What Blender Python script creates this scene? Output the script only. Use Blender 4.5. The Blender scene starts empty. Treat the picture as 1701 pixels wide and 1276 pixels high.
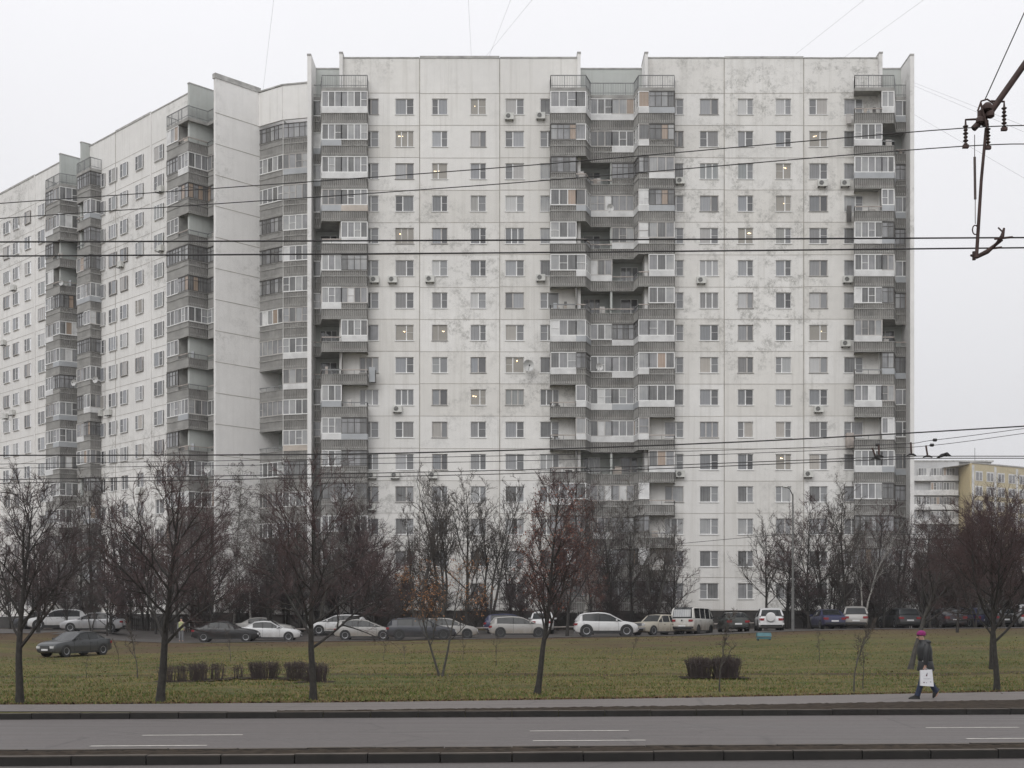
import bpy, bmesh, math, random
from mathutils import Vector, Matrix
R = math.radians
sc = bpy.context.scene
C = sc.collection
F = 2200.0; HX = 850.5; HY = 1050.0; EYE = 1.7
def at(x, y, D):
    return Vector(((x-HX)/F*D, D, EYE+(HY-y)/F*D))
# ---------------------------------------------------------------- camera
cam = bpy.data.cameras.new('camera'); co = bpy.data.objects.new('camera', cam); C.objects.link(co)
co.location = (0, 0, EYE); co.rotation_euler = (R(90), 0, 0)
cam.sensor_width = 36; cam.lens = 36*F/1701; cam.shift_y = (HY-638)/1701
cam.clip_start = 0.1; cam.clip_end = 5000
sc.camera = co
sc.view_settings.view_transform = 'Standard'; sc.view_settings.look = 'None'; sc.view_settings.gamma = 1
sc.view_settings.exposure = EXPO = 0.08
# ---------------------------------------------------------------- world: overcast
w = bpy.data.worlds.new('World'); sc.world = w; w.use_nodes = True
nt = w.node_tree; nt.nodes.clear()
out = nt.nodes.new('ShaderNodeOutputWorld'); bg = nt.nodes.new('ShaderNodeBackground'); bg.inputs[1].default_value = 0.1
sky = nt.nodes.new('ShaderNodeTexSky'); sky.sky_type = 'NISHITA'; sky.sun_disc = False
sky.sun_elevation = R(42); sky.sun_rotation = R(200); sky.dust_density = 6; sky.air_density = 1.5
hs = nt.nodes.new('ShaderNodeHueSaturation'); hs.inputs['Saturation'].default_value = 0.08; hs.inputs['Value'].default_value = 0.2
nt.links.new(sky.outputs[0], hs.inputs['Color'])
tc = nt.nodes.new('ShaderNodeTexCoord'); sx = nt.nodes.new('ShaderNodeSeparateXYZ'); nt.links.new(tc.outputs['Generated'], sx.inputs[0])
mr = nt.nodes.new('ShaderNodeMapRange'); mr.inputs[1].default_value = 0; mr.inputs[2].default_value = 1; mr.inputs[3].default_value = 5.5; mr.inputs[4].default_value = 12.5
nt.links.new(sx.outputs[2], mr.inputs[0])
nz = nt.nodes.new('ShaderNodeTexNoise'); nz.inputs['Scale'].default_value = 2.2; nz.inputs['Detail'].default_value = 4
nt.links.new(tc.outputs['Generated'], nz.inputs[0])
nm = nt.nodes.new('ShaderNodeMapRange'); nm.inputs[3].default_value = .94; nm.inputs[4].default_value = 1.06; nt.links.new(nz.outputs[0], nm.inputs[0])
mu = nt.nodes.new('ShaderNodeMath'); mu.operation = 'MULTIPLY'; nt.links.new(mr.outputs[0], mu.inputs[0]); nt.links.new(nm.outputs[0], mu.inputs[1])
vc = nt.nodes.new('ShaderNodeVectorMath'); vc.operation = 'SCALE'; vc.inputs[0].default_value = (0.985, 0.985, 1.02); nt.links.new(mu.outputs[0], vc.inputs['Scale'])
ad = nt.nodes.new('ShaderNodeVectorMath'); ad.operation = 'ADD'; nt.links.new(vc.outputs[0], ad.inputs[0]); nt.links.new(hs.outputs[0], ad.inputs[1])
nt.links.new(ad.outputs[0], bg.inputs[0]); nt.links.new(bg.outputs[0], out.inputs[0])
sl = bpy.data.lights.new('sun', 'SUN'); sl.energy = 0.7; sl.angle = R(40); sl.color = (1, .98, .95)
so = bpy.data.objects.new('sun', sl); C.objects.link(so); so.rotation_euler = (R(48), 0, R(-20))
# ---------------------------------------------------------------- materials
def nodes(name):
    m = bpy.data.materials.new(name); m.use_nodes = True
    return m, m.node_tree, m.node_tree.nodes['Principled BSDF']
def col(c): return (c[0], c[1], c[2], 1)
def N(t, ty, **kw):
    n = t.nodes.new(ty)
    for k, v in kw.items():
        if k in n.inputs: n.inputs[k].default_value = v
        else: setattr(n, k, v)
    return n
def pos(t, scale=(1,1,1), obj=False):
    if obj: g = t.nodes.new('ShaderNodeTexCoord').outputs['Object']
    else: g = t.nodes.new('ShaderNodeNewGeometry').outputs['Position']
    mp = t.nodes.new('ShaderNodeMapping'); mp.inputs['Scale'].default_value = scale
    t.links.new(g, mp.inputs[0]); return mp.outputs[0]
def noise(t, v, s, d=4, r=.55):
    n = N(t, 'ShaderNodeTexNoise'); n.inputs['Scale'].default_value = s; n.inputs['Detail'].default_value = d; n.inputs['Roughness'].default_value = r
    t.links.new(v, n.inputs['Vector']); return n.outputs[0]
def ramp(t, fac, pts):
    r = t.nodes.new('ShaderNodeValToRGB'); e = r.color_ramp.elements
    while len(e) < len(pts): e.new(.5)
    for el, (p, c) in zip(e, pts):
        el.position = p; el.color = col(c) if hasattr(c, '__len__') else (c, c, c, 1)
    t.links.new(fac, r.inputs[0]); return r.outputs[0]
def mix(t, fac, a, b, mode='MIX'):
    m = t.nodes.new('ShaderNodeMix'); m.data_type = 'RGBA'; m.blend_type = mode
    for s, v in ((0, fac), (6, a), (7, b)):
        if hasattr(v, 'links') or hasattr(v, 'is_linked'): t.links.new(v, m.inputs[s])
        elif s == 0: m.inputs[0].default_value = v
        else: m.inputs[s].default_value = col(v)
    return m.outputs[2]
def mul(t, a, b):
    m = t.nodes.new('ShaderNodeMath'); m.operation = 'MULTIPLY'
    for i, v in enumerate((a, b)):
        if isinstance(v, (int, float)): m.inputs[i].default_value = v
        else: t.links.new(v, m.inputs[i])
    return m.outputs[0]
def bump(t, b, h, st=.3, dist=.02):
    n = t.nodes.new('ShaderNodeBump'); n.inputs['Strength'].default_value = st; n.inputs['Distance'].default_value = dist
    t.links.new(h, n.inputs['Height']); t.links.new(n.outputs[0], b.inputs['Normal'])
def simple(name, c, rough=.7, var=.15, s=3, metal=0, obj=True, spec=.5):
    m, t, b = nodes(name)
    v = pos(t, obj=obj); n = noise(t, v, s)
    c2 = [x*(1-var) for x in c]; c1 = [min(1, x*(1+var)) for x in c]
    t.links.new(ramp(t, n, [(.3, c2), (.7, c1)]), b.inputs['Base Color'])
    b.inputs['Roughness'].default_value = rough; b.inputs['Metallic'].default_value = metal
    b.inputs['Specular IOR Level'].default_value = spec
    return m
M = {}
def wallmat(name, base, peel=.5, dirt=.25, cell=None):
    m, t, b = nodes(name)
    v = pos(t)
    big = noise(t, v, .12, 3); c = ramp(t, big, [(.3, [x*.93 for x in base]), (.7, [min(1, x*1.05) for x in base])])
    # small scale mottling
    ml = noise(t, v, 1.3, 6, .65); c = mix(t, mul(t, ramp(t, ml, [(.35, 1.0), (.62, 0.0)]), .35), c, [x*.86 for x in base])
    # vertical rain streaks
    sv = pos(t, (2.8, 2.8, .10)); st = noise(t, sv, 1.0, 5, .6)
    c = mix(t, mul(t, ramp(t, st, [(.50, 0.0), (.74, 1.0)]), dirt*1.3), c, (base[0]*.62, base[1]*.61, base[2]*.58))
    # every precast panel has aged to its own tone
    if cell:
        g = t.nodes.new('ShaderNodeNewGeometry'); mp = t.nodes.new('ShaderNodeMapping'); t.links.new(g.outputs['Position'], mp.inputs[0])
        mp.inputs['Scale'].default_value = (1/cell[1], 0, 1/2.793); mp.inputs['Location'].default_value = (-cell[0]/cell[1], 0, -48.29/2.793+40)
        fl = t.nodes.new('ShaderNodeVectorMath'); fl.operation = 'FLOOR'; t.links.new(mp.outputs[0], fl.inputs[0])
        wn = t.nodes.new('ShaderNodeTexWhiteNoise'); t.links.new(fl.outputs[0], wn.inputs[0])
        c = mix(t, 1.0, c, ramp(t, wn.outputs[0], [(0, (.90, .89, .87)), (.5, (.97, .965, .955)), (1, (1, 1, 1))]), 'MULTIPLY')
    # peeled patches, only in some regions: ragged blotches made of small flakes
    reg = ramp(t, noise(t, pos(t, (1, 1, .8)), .12, 4), [(.46, 0.0), (.60, 1.0)])
    bl = ramp(t, noise(t, pos(t, (1, 1, 1.3)), .8, 6, .7), [(.47, 0.0), (.6, 1.0)])
    fk = ramp(t, noise(t, pos(t, (1.6, 1.6, 1.3)), 3.6, 8, .85), [(.46, 0.0), (.53, 1.0)])
    pm = mul(t, mul(t, mul(t, fk, bl), reg), peel)
    c = mix(t, pm, c, (.37, .365, .345))
    c = mix(t, mul(t, mul(t, bl, reg), .12), c, (.45, .44, .42))
    t.links.new(c, b.inputs['Base Color']); b.inputs['Roughness'].default_value = .85
    b.inputs['Specular IOR Level'].default_value = .2
    bump(t, b, ml, .25, .02)
    return m
M['wall'] = wallmat('facade_paint', (.75, .74, .72), .85, .3)
M['wallL'] = wallmat('facade_paint_left', (.75, .74, .72), .85, .3, (-14.9, 6.9))
M['wallR'] = wallmat('facade_paint_right', (.74, .73, .71), .95, .3, (11.6, 6.78))
M['wallend'] = wallmat('end_wall_paint', (.76, .75, .735), .6, .14)
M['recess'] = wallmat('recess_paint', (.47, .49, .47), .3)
M['joint'] = simple('panel_joint', (.33, .31, .28), .9, .25, 1.2, obj=False)
M['cap'] = simple('roof_cap', (.38, .375, .36), .8, .3, 1.5, obj=False)
M['plinth'] = simple('plinth_dark', (.035, .032, .03), .8, .35, 1.2, obj=False)
M['concrete'] = simple('balcony_concrete', (.30, .295, .28), .85, .25, 1.5, obj=False)
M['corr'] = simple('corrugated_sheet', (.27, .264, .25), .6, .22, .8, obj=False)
M['corrshade'] = simple('corrugated_sheet_shade', (.16, .155, .146), .8, .3, .8, obj=False)  # every second facet of the sheet: rib shading put into the colour
M['pwhite'] = simple('white_panel', (.60, .60, .595), .5, .16, 1.3, obj=False)
M['pgrey'] = simple('bluish_grey_panel', (.36, .375, .39), .5, .12, 1, obj=False)
M['pbeige'] = simple('beige_panel', (.45, .40, .35), .6, .2, 1, obj=False)
M['fwhite'] = simple('white_window_frame', (.74, .74, .73), .4, .06, 1, obj=False)
M['fold'] = simple('old_wooden_frame', (.46, .44, .42), .7, .2, 1, obj=False)
M['fdark'] = simple('dark_metal_frame', (.075, .07, .065), .5, .3, 1, obj=False)
def glass(name, ramp_pts, curtain=True, rnd=True, rough=.08, spec=.8):
    m, t, b = nodes(name)
    if rnd:
        oi = t.nodes.new('ShaderNodeObjectInfo'); c = ramp(t, oi.outputs['Random'], ramp_pts)
    else: c = ramp(t, noise(t, pos(t), .9, 2), ramp_pts)
    if curtain:
        wv = N(t, 'ShaderNodeTexWave'); wv.wave_type = 'BANDS'; wv.bands_direction = 'X'; wv.inputs['Scale'].default_value = 2.6; wv.inputs['Distortion'].default_value = 3.5; wv.inputs['Detail'].default_value = 2
        t.links.new(pos(t, (1, 1, .12)), wv.inputs[0])
        c = mix(t, .28, c, ramp(t, wv.outputs[1], [(0, .02), (1, .45)]))
    t.links.new(c, b.inputs['Base Color']); b.inputs['Roughness'].default_value = rough
    b.inputs['Specular IOR Level'].default_value = spec
    return m
M['glass'] = glass('window_glass', [(0, (.10, .105, .11)), (.14, (.18, .19, .20)), (.3, (.27, .285, .31)), (.42, (.16, .155, .15)), (.55, (.36, .375, .40)), (.68, (.44, .40, .35)), (.78, (.22, .24, .24)), (.9, (.50, .50, .50)), (1, (.56, .56, .55))])
M['gdark'] = glass('dark_glass', [(.3, (.05, .052, .053)), (.7, (.14, .14, .135))], rnd=False)
M['ggrey'] = glass('grey_glass', [(.3, (.17, .175, .18)), (.7, (.30, .30, .31))], rnd=False)
M['gcurt'] = glass('curtained_glass', [(.3, (.26, .27, .28)), (.7, (.42, .42, .41))], rnd=False)
M['gwarm'] = glass('warm_curtained_glass', [(.3, (.30, .22, .15)), (.7, (.42, .30, .22))], rnd=False)
M['carglass'] = glass('car_glass', [(.3, (.015, .017, .018)), (.7, (.03, .032, .033))], curtain=False, rnd=False, rough=.03, spec=.3)
def emis(name, c, s):
    m, t, b = nodes(name); b.inputs['Base Color'].default_value = col(c); b.inputs['Emission Color'].default_value = col(c); b.inputs['Emission Strength'].default_value = s
    return m
M['lamp'] = emis('lit_bulb', (1, .78, .48), 3.2)
M['litroom'] = emis('lit_curtain', (.27, .255, .23), .06)
M['acwhite'] = simple('ac_casing', (.55, .55, .52), .5, .12, 3)
M['acdark'] = simple('ac_fan', (.03, .03, .03), .6)
M['pipe'] = simple('dark_pipe', (.05, .045, .04), .6)
M['dish'] = simple('dish_metal', (.5, .5, .49), .4, .1)
M['rail'] = simple('weathered_rail', (.36, .32, .29), .7, .25, 2, obj=False)
M['railgrey'] = simple('grey_roof_rail', (.20, .205, .205), .6, .2, 2, obj=False)
M['bark'] = simple('dark_bark', (.026, .023, .020), .9, .45, 9)
M['barkgrey'] = simple('grey_bark', (.052, .048, .042), .9, .4, 8)
M['twig'] = simple('reddish_twig', (.050, .036, .035), .85, .35, 1.5)
M['twigred'] = simple('red_brown_twig', (.066, .040, .038), .85, .35, 1.5)
M['twigbr'] = simple('brown_twig', (.058, .046, .038), .85, .35, 1.5)
def birch():
    m, t, b = nodes('birch_bark')
    n = noise(t, pos(t, (3, 3, 12), True), 1.2, 5)
    t.links.new(ramp(t, n, [(.40, (.04, .036, .03)), (.47, (.27, .26, .24))]), b.inputs['Base Color']); b.inputs['Roughness'].default_value = .8
    return m
M['birch'] = birch()
M['leafo'] = simple('orange_leaf', (.27, .12, .045), .8, .4, 6, obj=False)
M['leafr'] = simple('rust_leaf', (.16, .065, .042), .8, .4, 6, obj=False)
M['tyre'] = simple('tyre_rubber', (.02, .02, .02), .8)
M['alloy'] = simple('alloy_rim', (.30, .30, .31), .35, .1, 3, .6)
M['darkrim'] = simple('dark_rim', (.06, .06, .06), .5)
M['black'] = simple('black_trim', (.015, .015, .015), .6)
M['tail'] = simple('red_tail_lamp', (.22, .015, .02), .25)
M['head'] = simple('clear_head_lamp', (.5, .5, .5), .15)
M['plate'] = simple('number_plate_white', (.6, .6, .6), .5)
def paint(name, c, dirt=.4, dc=(.17, .145, .115), metal=0.0, top=.75):
    m, t, b = nodes(name)
    tcn = t.nodes.new('ShaderNodeTexCoord'); s = t.nodes.new('ShaderNodeSeparateXYZ'); t.links.new(tcn.outputs['Object'], s.inputs[0])
    mr = N(t, 'ShaderNodeMapRange'); mr.inputs[1].default_value = top; mr.inputs[2].default_value = .25; mr.inputs[3].default_value = 0; mr.inputs[4].default_value = 1
    t.links.new(s.outputs[2], mr.inputs[0])
    n = noise(t, pos(t, obj=True), 3.5, 5)
    f = mul(t, mul(t, mr.outputs[0], ramp(t, n, [(.3, .3), (.6, 1.0)])), dirt)
    t.links.new(mix(t, f, c, dc), b.inputs['Base Color'])
    b.inputs['Roughness'].default_value = .28; b.inputs['Metallic'].default_value = metal
    b.inputs['Coat Weight'].default_value = .15; b.inputs['Coat Roughness'].default_value = .12
    return m
# ---------------------------------------------------------------- mesh builder
class MB:
    def __init__(s): s.v = []; s.f = []; s.m = []; s.mats = []
    def mi(s, m):
        if m not in s.mats: s.mats.append(m)
        return s.mats.index(m)
    def quad(s, pts, m):
        b = len(s.v); s.v += [tuple(p) for p in pts]; s.f.append(tuple(range(b, b+len(pts)))); s.m.append(s.mi(m))
    def hexa(s, p, m):          # p: 4 bottom, 4 top
        b = len(s.v); s.v += [tuple(q) for q in p]; k = s.mi(m)
        for f in ((3,2,1,0), (4,5,6,7), (0,1,5,4), (1,2,6,5), (2,3,7,6), (3,0,4,7)):
            s.f.append(tuple(b+i for i in f)); s.m.append(k)
    def box(s, x0, x1, y0, y1, z0, z1, m):
        s.hexa([(x0,y0,z0), (x1,y0,z0), (x1,y1,z0), (x0,y1,z0), (x0,y0,z1), (x1,y0,z1), (x1,y1,z1), (x0,y1,z1)], m)
    def tube(s, pts, rad, n, m, cap=True):
        k = s.mi(m); b0 = len(s.v); L = len(pts)
        if isinstance(rad, (int, float)): rad = [rad]*L
        px = None
        for i, p in enumerate(pts):
            p = Vector(p)
            d = (Vector(pts[min(i+1, L-1)])-Vector(pts[max(i-1, 0)]))
            if d.length < 1e-9: d = Vector((0, 0, 1))
            d.normalize()
            a = (px if px is not None else (Vector((1,0,0)) if abs(d.x) < .8 else Vector((0,1,0))))
            a = (a-d*a.dot(d))
            if a.length < 1e-6: a = d.orthogonal()
            a.normalize(); px = a; bb = d.cross(a)
            for j in range(n):
                t = 2*math.pi*j/n; q = p+(a*math.cos(t)+bb*math.sin(t))*rad[i]
                s.v.append((q.x, q.y, q.z))
        for i in range(L-1):
            for j in range(n):
                a = b0+i*n+j; b = b0+i*n+(j+1) % n
                s.f.append((a, b, b+n, a+n)); s.m.append(k)
        if cap:
            s.f.append(tuple(b0+j for j in range(n))[::-1]); s.m.append(k)
            s.f.append(tuple(b0+(L-1)*n+j for j in range(n))); s.m.append(k)
    def loft(s, rings, m, close=True, cap=True):
        k = s.mi(m); b0 = len(s.v); n = len(rings[0])
        for r in rings: s.v += [tuple(p) for p in r]
        for i in range(len(rings)-1):
            for j in range(n if close else n-1):
                a = b0+i*n+j; b = b0+i*n+(j+1) % n
                s.f.append((a, b, b+n, a+n)); s.m.append(k)
        if cap:
            s.f.append(tuple(b0+j for j in range(n))[::-1]); s.m.append(k)
            s.f.append(tuple(b0+(len(rings)-1)*n+j for j in range(n))); s.m.append(k)
    def mesh(s, name, smooth=0):
        me = bpy.data.meshes.new(name); me.from_pydata(s.v, [], s.f)
        for m in s.mats: me.materials.append(m)
        me.polygons.foreach_set('material_index', s.m)
        if smooth:
            me.polygons.foreach_set('use_smooth', [True]*len(me.polygons))
            try: me.set_sharp_from_angle(angle=R(smooth))
            except Exception: pass
        me.update(); return me
def link(name, me, parent=None, loc=(0,0,0), rz=0):
    o = bpy.data.objects.new(name, me); C.objects.link(o)
    o.location = loc; o.rotation_euler = (0, 0, rz)
    if parent: o.parent = parent
    return o
def obj(name, mb, parent=None, loc=(0,0,0), rz=0, smooth=0):
    return link(name, mb.mesh(name, smooth), parent, loc, rz)
def tag(o, label, cat, group=None):
    o['label'] = label; o['category'] = cat
    if group: o['group'] = group
    return o
def thing(name, label, cat, loc=(0,0,0), rz=0, group=None):
    return tag(link(name, None, None, loc, rz), label, cat, group)
def struct(o, kind='structure'): o['kind'] = kind; return o
def interp(x, xs, ys):
    if x <= xs[0]: return ys[0]
    for i in range(1, len(xs)):
        if x <= xs[i]:
            t = (x-xs[i-1])/(xs[i]-xs[i-1]); return ys[i-1]+t*(ys[i]-ys[i-1])
    return ys[-1]
def sstep(t):
    t = max(0, min(1, t)); return t*t*(3-2*t)
# ---------------------------------------------------------------- terrain
KT = .08
def ztop(X): return interp(X, [-45, -38, -32, -27, -23, -16, -9, 0, 7, 13, 18, 24, 40], [1.7, 1.7, 1.72, 1.15, .97, 1.05, 1.12, 1.3, 1.4, 1.5, 1.75, 1.92, 2.05])
def gz(X, Y):
    t = (Y-44)/(93-44)
    s = sstep(t)*.45+max(0, min(1, t))*.55
    if X < -14: s = s**(1+1.6*min(1, (-14-X)/12))
    zt = ztop(X)
    if Y > 98: zt += (2.0-zt)*min(1, (Y-98)/14)
    return zt*s
gm = MB()
def gmat():
    m, t, b = nodes('winter_grass')
    g = t.nodes.new('ShaderNodeNewGeometry'); s = t.nodes.new('ShaderNodeSeparateXYZ'); t.links.new(g.outputs['Position'], s.inputs[0])
    v = pos(t, (.22, .8, 1)); a = noise(t, v, .5, 5, .62); f = noise(t, pos(t, (1, 1, 1)), 7, 6, .7); md = noise(t, pos(t, (.6, 1.4, 1)), 1.6, 4)
    c = ramp(t, a, [(.36, (.050, .078, .021)), (.5, (.112, .110, .037)), (.62, (.158, .126, .052))])
    c = mix(t, ramp(t, md, [(.42, 0.0), (.66, .85)]), c, (.150, .115, .060))
    c = mix(t, ramp(t, f, [(.35, .75), (.6, 0.0)]), c, (.035, .038, .016))
    # bare soil and leaf litter towards the parking strip
    far = N(t, 'ShaderNodeMapRange'); far.inputs[1].default_value = 62; far.inputs[2].default_value = 92; t.links.new(s.outputs[1], far.inputs[0])
    lit = noise(t, pos(t, (.35, .8, 1)), .28, 6, .68)
    ms = t.nodes.new('ShaderNodeMath'); ms.operation = 'ADD'; t.links.new(mul(t, far.outputs[0], .30), ms.inputs[0]); t.links.new(mul(t, lit, 1.35), ms.inputs[1])
    c = mix(t, ramp(t, ms.outputs[0], [(.74, 0.0), (1.0, 1.0)]), c, mix(t, f, (.055, .04, .028), (.115, .078, .050)))
    # trodden path and the edge by the pavement
    pth = t.nodes.new('ShaderNodeMath'); pth.operation = 'ADD'; t.links.new(s.outputs[1], pth.inputs[0]); t.links.new(mul(t, noise(t, pos(t, (1, .2, 0)), .07, 3), 4), pth.inputs[1])
    d = t.nodes.new('ShaderNodeMath'); d.operation = 'SUBTRACT'; t.links.new(pth.outputs[0], d.inputs[0]); d.inputs[1].default_value = 52.0
    ab = t.nodes.new('ShaderNodeMath'); ab.operation = 'ABSOLUTE'; t.links.new(d.outputs[0], ab.inputs[0])
    c = mix(t, mul(t, ramp(t, ab.outputs[0], [(.45, .95), (1.0, 0.0)]), ramp(t, md, [(.3, .5), (.5, 1.0)])), c, (.055, .040, .026))
    t.links.new(c, b.inputs['Base Color']); b.inputs['Roughness'].default_value = .95; b.inputs['Specular IOR Level'].default_value = .1
    bump(t, b, f, .8, .06)
    return m
M['grass'] = gmat()
M['soil'] = simple('bare_soil', (.034, .026, .019), .95, .5, 5, obj=False, spec=.1)
def asphalt(name, c, wet=.55):
    m, t, b = nodes(name)
    n = noise(t, pos(t, (.12, 1.6, 1)), 1.0, 4); f = noise(t, pos(t), 30, 3)
    k = ramp(t, n, [(.3, [x*.82 for x in c]), (.7, [x*1.15 for x in c])])
    k = mix(t, .35, k, ramp(t, f, [(.3, [x*.5 for x in c]), (.7, [x*1.7 for x in c])]))
    cr = N(t, 'ShaderNodeTexVoronoi'); cr.feature = 'DISTANCE_TO_EDGE'; cr.inputs['Scale'].default_value = .35
    t.links.new(pos(t, (.6, 1, 1)), cr.inputs[0])
    k = mix(t, ramp(t, cr.outputs[0], [(.0, .45), (.012, 0.0)]), k, [x*.35 for x in c])
    t.links.new(k, b.inputs['Base Color'])
    t.links.new(ramp(t, n, [(.3, wet), (.7, wet+.25)]), b.inputs['Roughness'])
    bump(t, b, f, .2, .005)
    return m
M['road'] = asphalt('road_asphalt', (.084, .074, .070))
M['pave'] = asphalt('pavement_asphalt', (.112, .098, .090), .6)
M['park'] = asphalt('parking_asphalt', (.062, .055, .050), .5)
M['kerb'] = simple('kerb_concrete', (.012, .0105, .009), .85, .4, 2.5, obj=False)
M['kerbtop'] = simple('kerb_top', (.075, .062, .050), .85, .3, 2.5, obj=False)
M['line'] = simple('road_paint', (.45, .43, .39), .7, .3, 8, obj=False)
xs = [-520, -300, -160, -100, -70]+[-60+2*i for i in range(61)]+[70, 100, 160, 300, 520]
ss = [(-80, -.16), (8, -.16), (18, -.16), (28.4, -.16), (28.42, -.012)]+[(29+1.0*i, None) for i in range(92)]+[(y, None) for y in (124, 130, 145, 170, 220, 300, 400, 515)]
gv = []
rg = random.Random(3)
for (s_, z_) in ss:
    for x in xs:
        y = s_+KT*max(-100, min(100, x))
        z = z_ if z_ is not None else gz(x, y)-.012+(rg.uniform(-.035, .035) if 36 < y < 90 and abs(x) < 60 else 0)
        gm.v.append((x, y, z))
nx = len(xs)
for j in range(len(ss)-1):
    for i in range(nx-1):
        a = j*nx+i; gm.f.append((a, a+1, a+nx+1, a+nx)); gm.m.append(gm.mi(M['grass']))
struct(obj('ground', gm, smooth=60))
def sheet(name, f0, f1, z, m, x0=-70, x1=75, n=60, zf=None, rows=1):
    b = MB()
    for r_ in range(rows):
        for i in range(n):
            a = x0+(x1-x0)*i/n; c = x0+(x1-x0)*(i+1)/n
            q = []
            for X, t in ((a, r_/rows), (c, r_/rows), (c, (r_+1)/rows), (a, (r_+1)/rows)):
                Y = f0(X)+(f1(X)-f0(X))*t
                q.append((X, Y, z if zf is None else zf(X, Y)+z))
            b.quad(q, m)
    return struct(obj(name, b))
kf = lambda X: 28.35+KT*X
mf = lambda X: 19.75+KT*X
mn = lambda X: 18.5+KT*X
sheet('road', lambda X: mf(X)-.02, lambda X: kf(X)+.02, -.12, M['road'])
sheet('near_road', lambda X: 4+KT*X, lambda X: mn(X)+.02, -.12, M['road'])
def pfront(X): return max(kf(X)+.16, interp(X, [-4, -2, 4, 14, 40], [28.3, 28.95, 30.4, 33.6, 41]))
def pback(X): return interp(X, [-60, -10.6, -4.1, 4.4, 14.6, 40], [29.5, 31.0, 31.9, 34.1, 37.8, 46])
sheet('pavement', pfront, pback, 0.004, M['pave'], n=90)
# verge soil strip, slightly lumpy
def strip(name, f0, f1, zc, x0, x1, n, rows, m, amp=.03, crown=.0):
    b = MB(); rr = random.Random(8); k = b.mi(m)
    for j in range(rows+1):
        for i in range(n+1):
            X = x0+(x1-x0)*i/n; t = j/rows; Y = f0(X)+(f1(X)-f0(X))*t
            b.v.append((X, Y, zc+crown*math.sin(math.pi*t)+(rr.uniform(0, amp) if 0 < j < rows else 0)))
    for j in range(rows):
        for i in range(n):
            a = j*(n+1)+i; b.f.append((a, a+1, a+n+2, a+n+1)); b.m.append(k)
    return struct(obj(name, b, smooth=60))
strip('verge', lambda X: kf(X)+.14, lambda X: max(pfront(X)+.02, kf(X)+.2), .002, -5, 75, 900, 12, M['soil'], .028, .008)
strip('median', lambda X: mn(X)+.14, lambda X: mf(X)-.1, -.022, -60, 65, 1400, 10, M['soil'], .028, .0)
def kerb(name, f, w, x0=-60, x1=66, zt=.01):
    b = MB(); X = x0; rr = random.Random(5)
    while X < x1:
        L = 1.0; e = rr.uniform(-.008, .008); dz = rr.uniform(-.006, .004)
        a, c = X+.008, X+L-.008
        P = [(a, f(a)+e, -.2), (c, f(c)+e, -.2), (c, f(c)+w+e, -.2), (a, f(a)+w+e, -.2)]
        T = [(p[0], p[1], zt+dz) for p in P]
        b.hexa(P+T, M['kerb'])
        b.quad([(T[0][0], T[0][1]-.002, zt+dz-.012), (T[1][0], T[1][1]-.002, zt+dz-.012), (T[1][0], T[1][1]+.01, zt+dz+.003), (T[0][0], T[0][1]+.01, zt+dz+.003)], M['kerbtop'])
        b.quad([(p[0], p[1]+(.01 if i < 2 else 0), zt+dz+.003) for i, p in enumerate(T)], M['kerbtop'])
        X += L
    return struct(obj(name, b))
kerb('kerb', lambda X: kf(X), .15); kerb('kerb', lambda X: mn(X), .15); kerb('kerb', lambda X: mf(X)-.12, .12, zt=0.0)
lm = MB()
for (xa, xb, y) in ((238, 402, 1221.5), (152, 342, 1239.3), (880, 1045, 1214.3), (885, 1073, 1230.5), (1536, 1695, 1209), (1603, 1790, 1227)):
    Dm = 1.82*F/(y-HY); Xa = (xa-HX)/F*Dm; Xb = (xb-HX)/F*Dm; Xm = (Xa+Xb)/2
    q = []
    for X, o in ((Xa, -.06), (Xb, -.06), (Xb, .06), (Xa, .06)): q.append((X, Dm+KT*(X-Xm)*.9+o, -.115))
    lm.quad(q, M['line'])
struct(obj('road_marking', lm))
sheet('parking_road', lambda X: 91.0, lambda X: 108.5, .02, M['park'], -75, 80, 78, zf=gz, rows=9)
# short grass blades in front, leaf litter
gb = MB(); rg = random.Random(11); ka = gb.mi(simple('grass_blade_green', (.085, .11, .03), .9, .4, 1, obj=False, spec=.1)); kb = gb.mi(simple('grass_blade_straw', (.19, .15, .07), .9, .4, 1, obj=False, spec=.1))
for i in range(85000):
    t = rg.random()**1.35; 
    Y = 31+t*42; X = rg.uniform(-.42, .42)*Y
    if Y < pback(X)+.02: continue
    z = gz(X, Y)-.02; h = rg.uniform(.03, .085); a = rg.uniform(0, 6.28); wd = rg.uniform(.012, .03)
    cx, sy = math.cos(a)*wd, math.sin(a)*wd
    b0 = len(gb.v); gb.v += [(X-cx, Y-sy, z), (X+cx, Y+sy, z), (X+rg.uniform(-.04, .04), Y+rg.uniform(-.04, .04), z+h)]
    gb.f.append((b0, b0+1, b0+2)); gb.m.append(ka if rg.random() < .5 else kb)
o = obj('grass', gb); o['kind'] = 'stuff'; tag(o, 'short yellow green grass covering the slope behind the pavement', 'grass')
lb = MB(); k = lb.mi(simple('fallen_leaf', (.075, .042, .026), .9, .5, 2, obj=False, spec=.1))
for i in range(7000):
    if rg.random() < .35:
        X = rg.uniform(-14, 16); Y = pback(X)+abs(rg.gauss(0, .35))
    else:
        Y = 36+rg.random()**.6*54; X = rg.uniform(-.42, .42)*Y
    z = gz(X, Y)+.005; s = rg.uniform(.025, .06); a = rg.uniform(0, 6.28); dx, dy = math.cos(a)*s, math.sin(a)*s
    b0 = len(lb.v); lb.v += [(X-dx, Y-dy, z), (X+dy*.6, Y-dx*.6, z+rg.uniform(0, .04)), (X+dx, Y+dy, z+rg.uniform(0, .03)), (X-dy*.6, Y+dx*.6, z)]
    lb.f.append((b0, b0+1, b0+2, b0+3)); lb.m.append(k)
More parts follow.
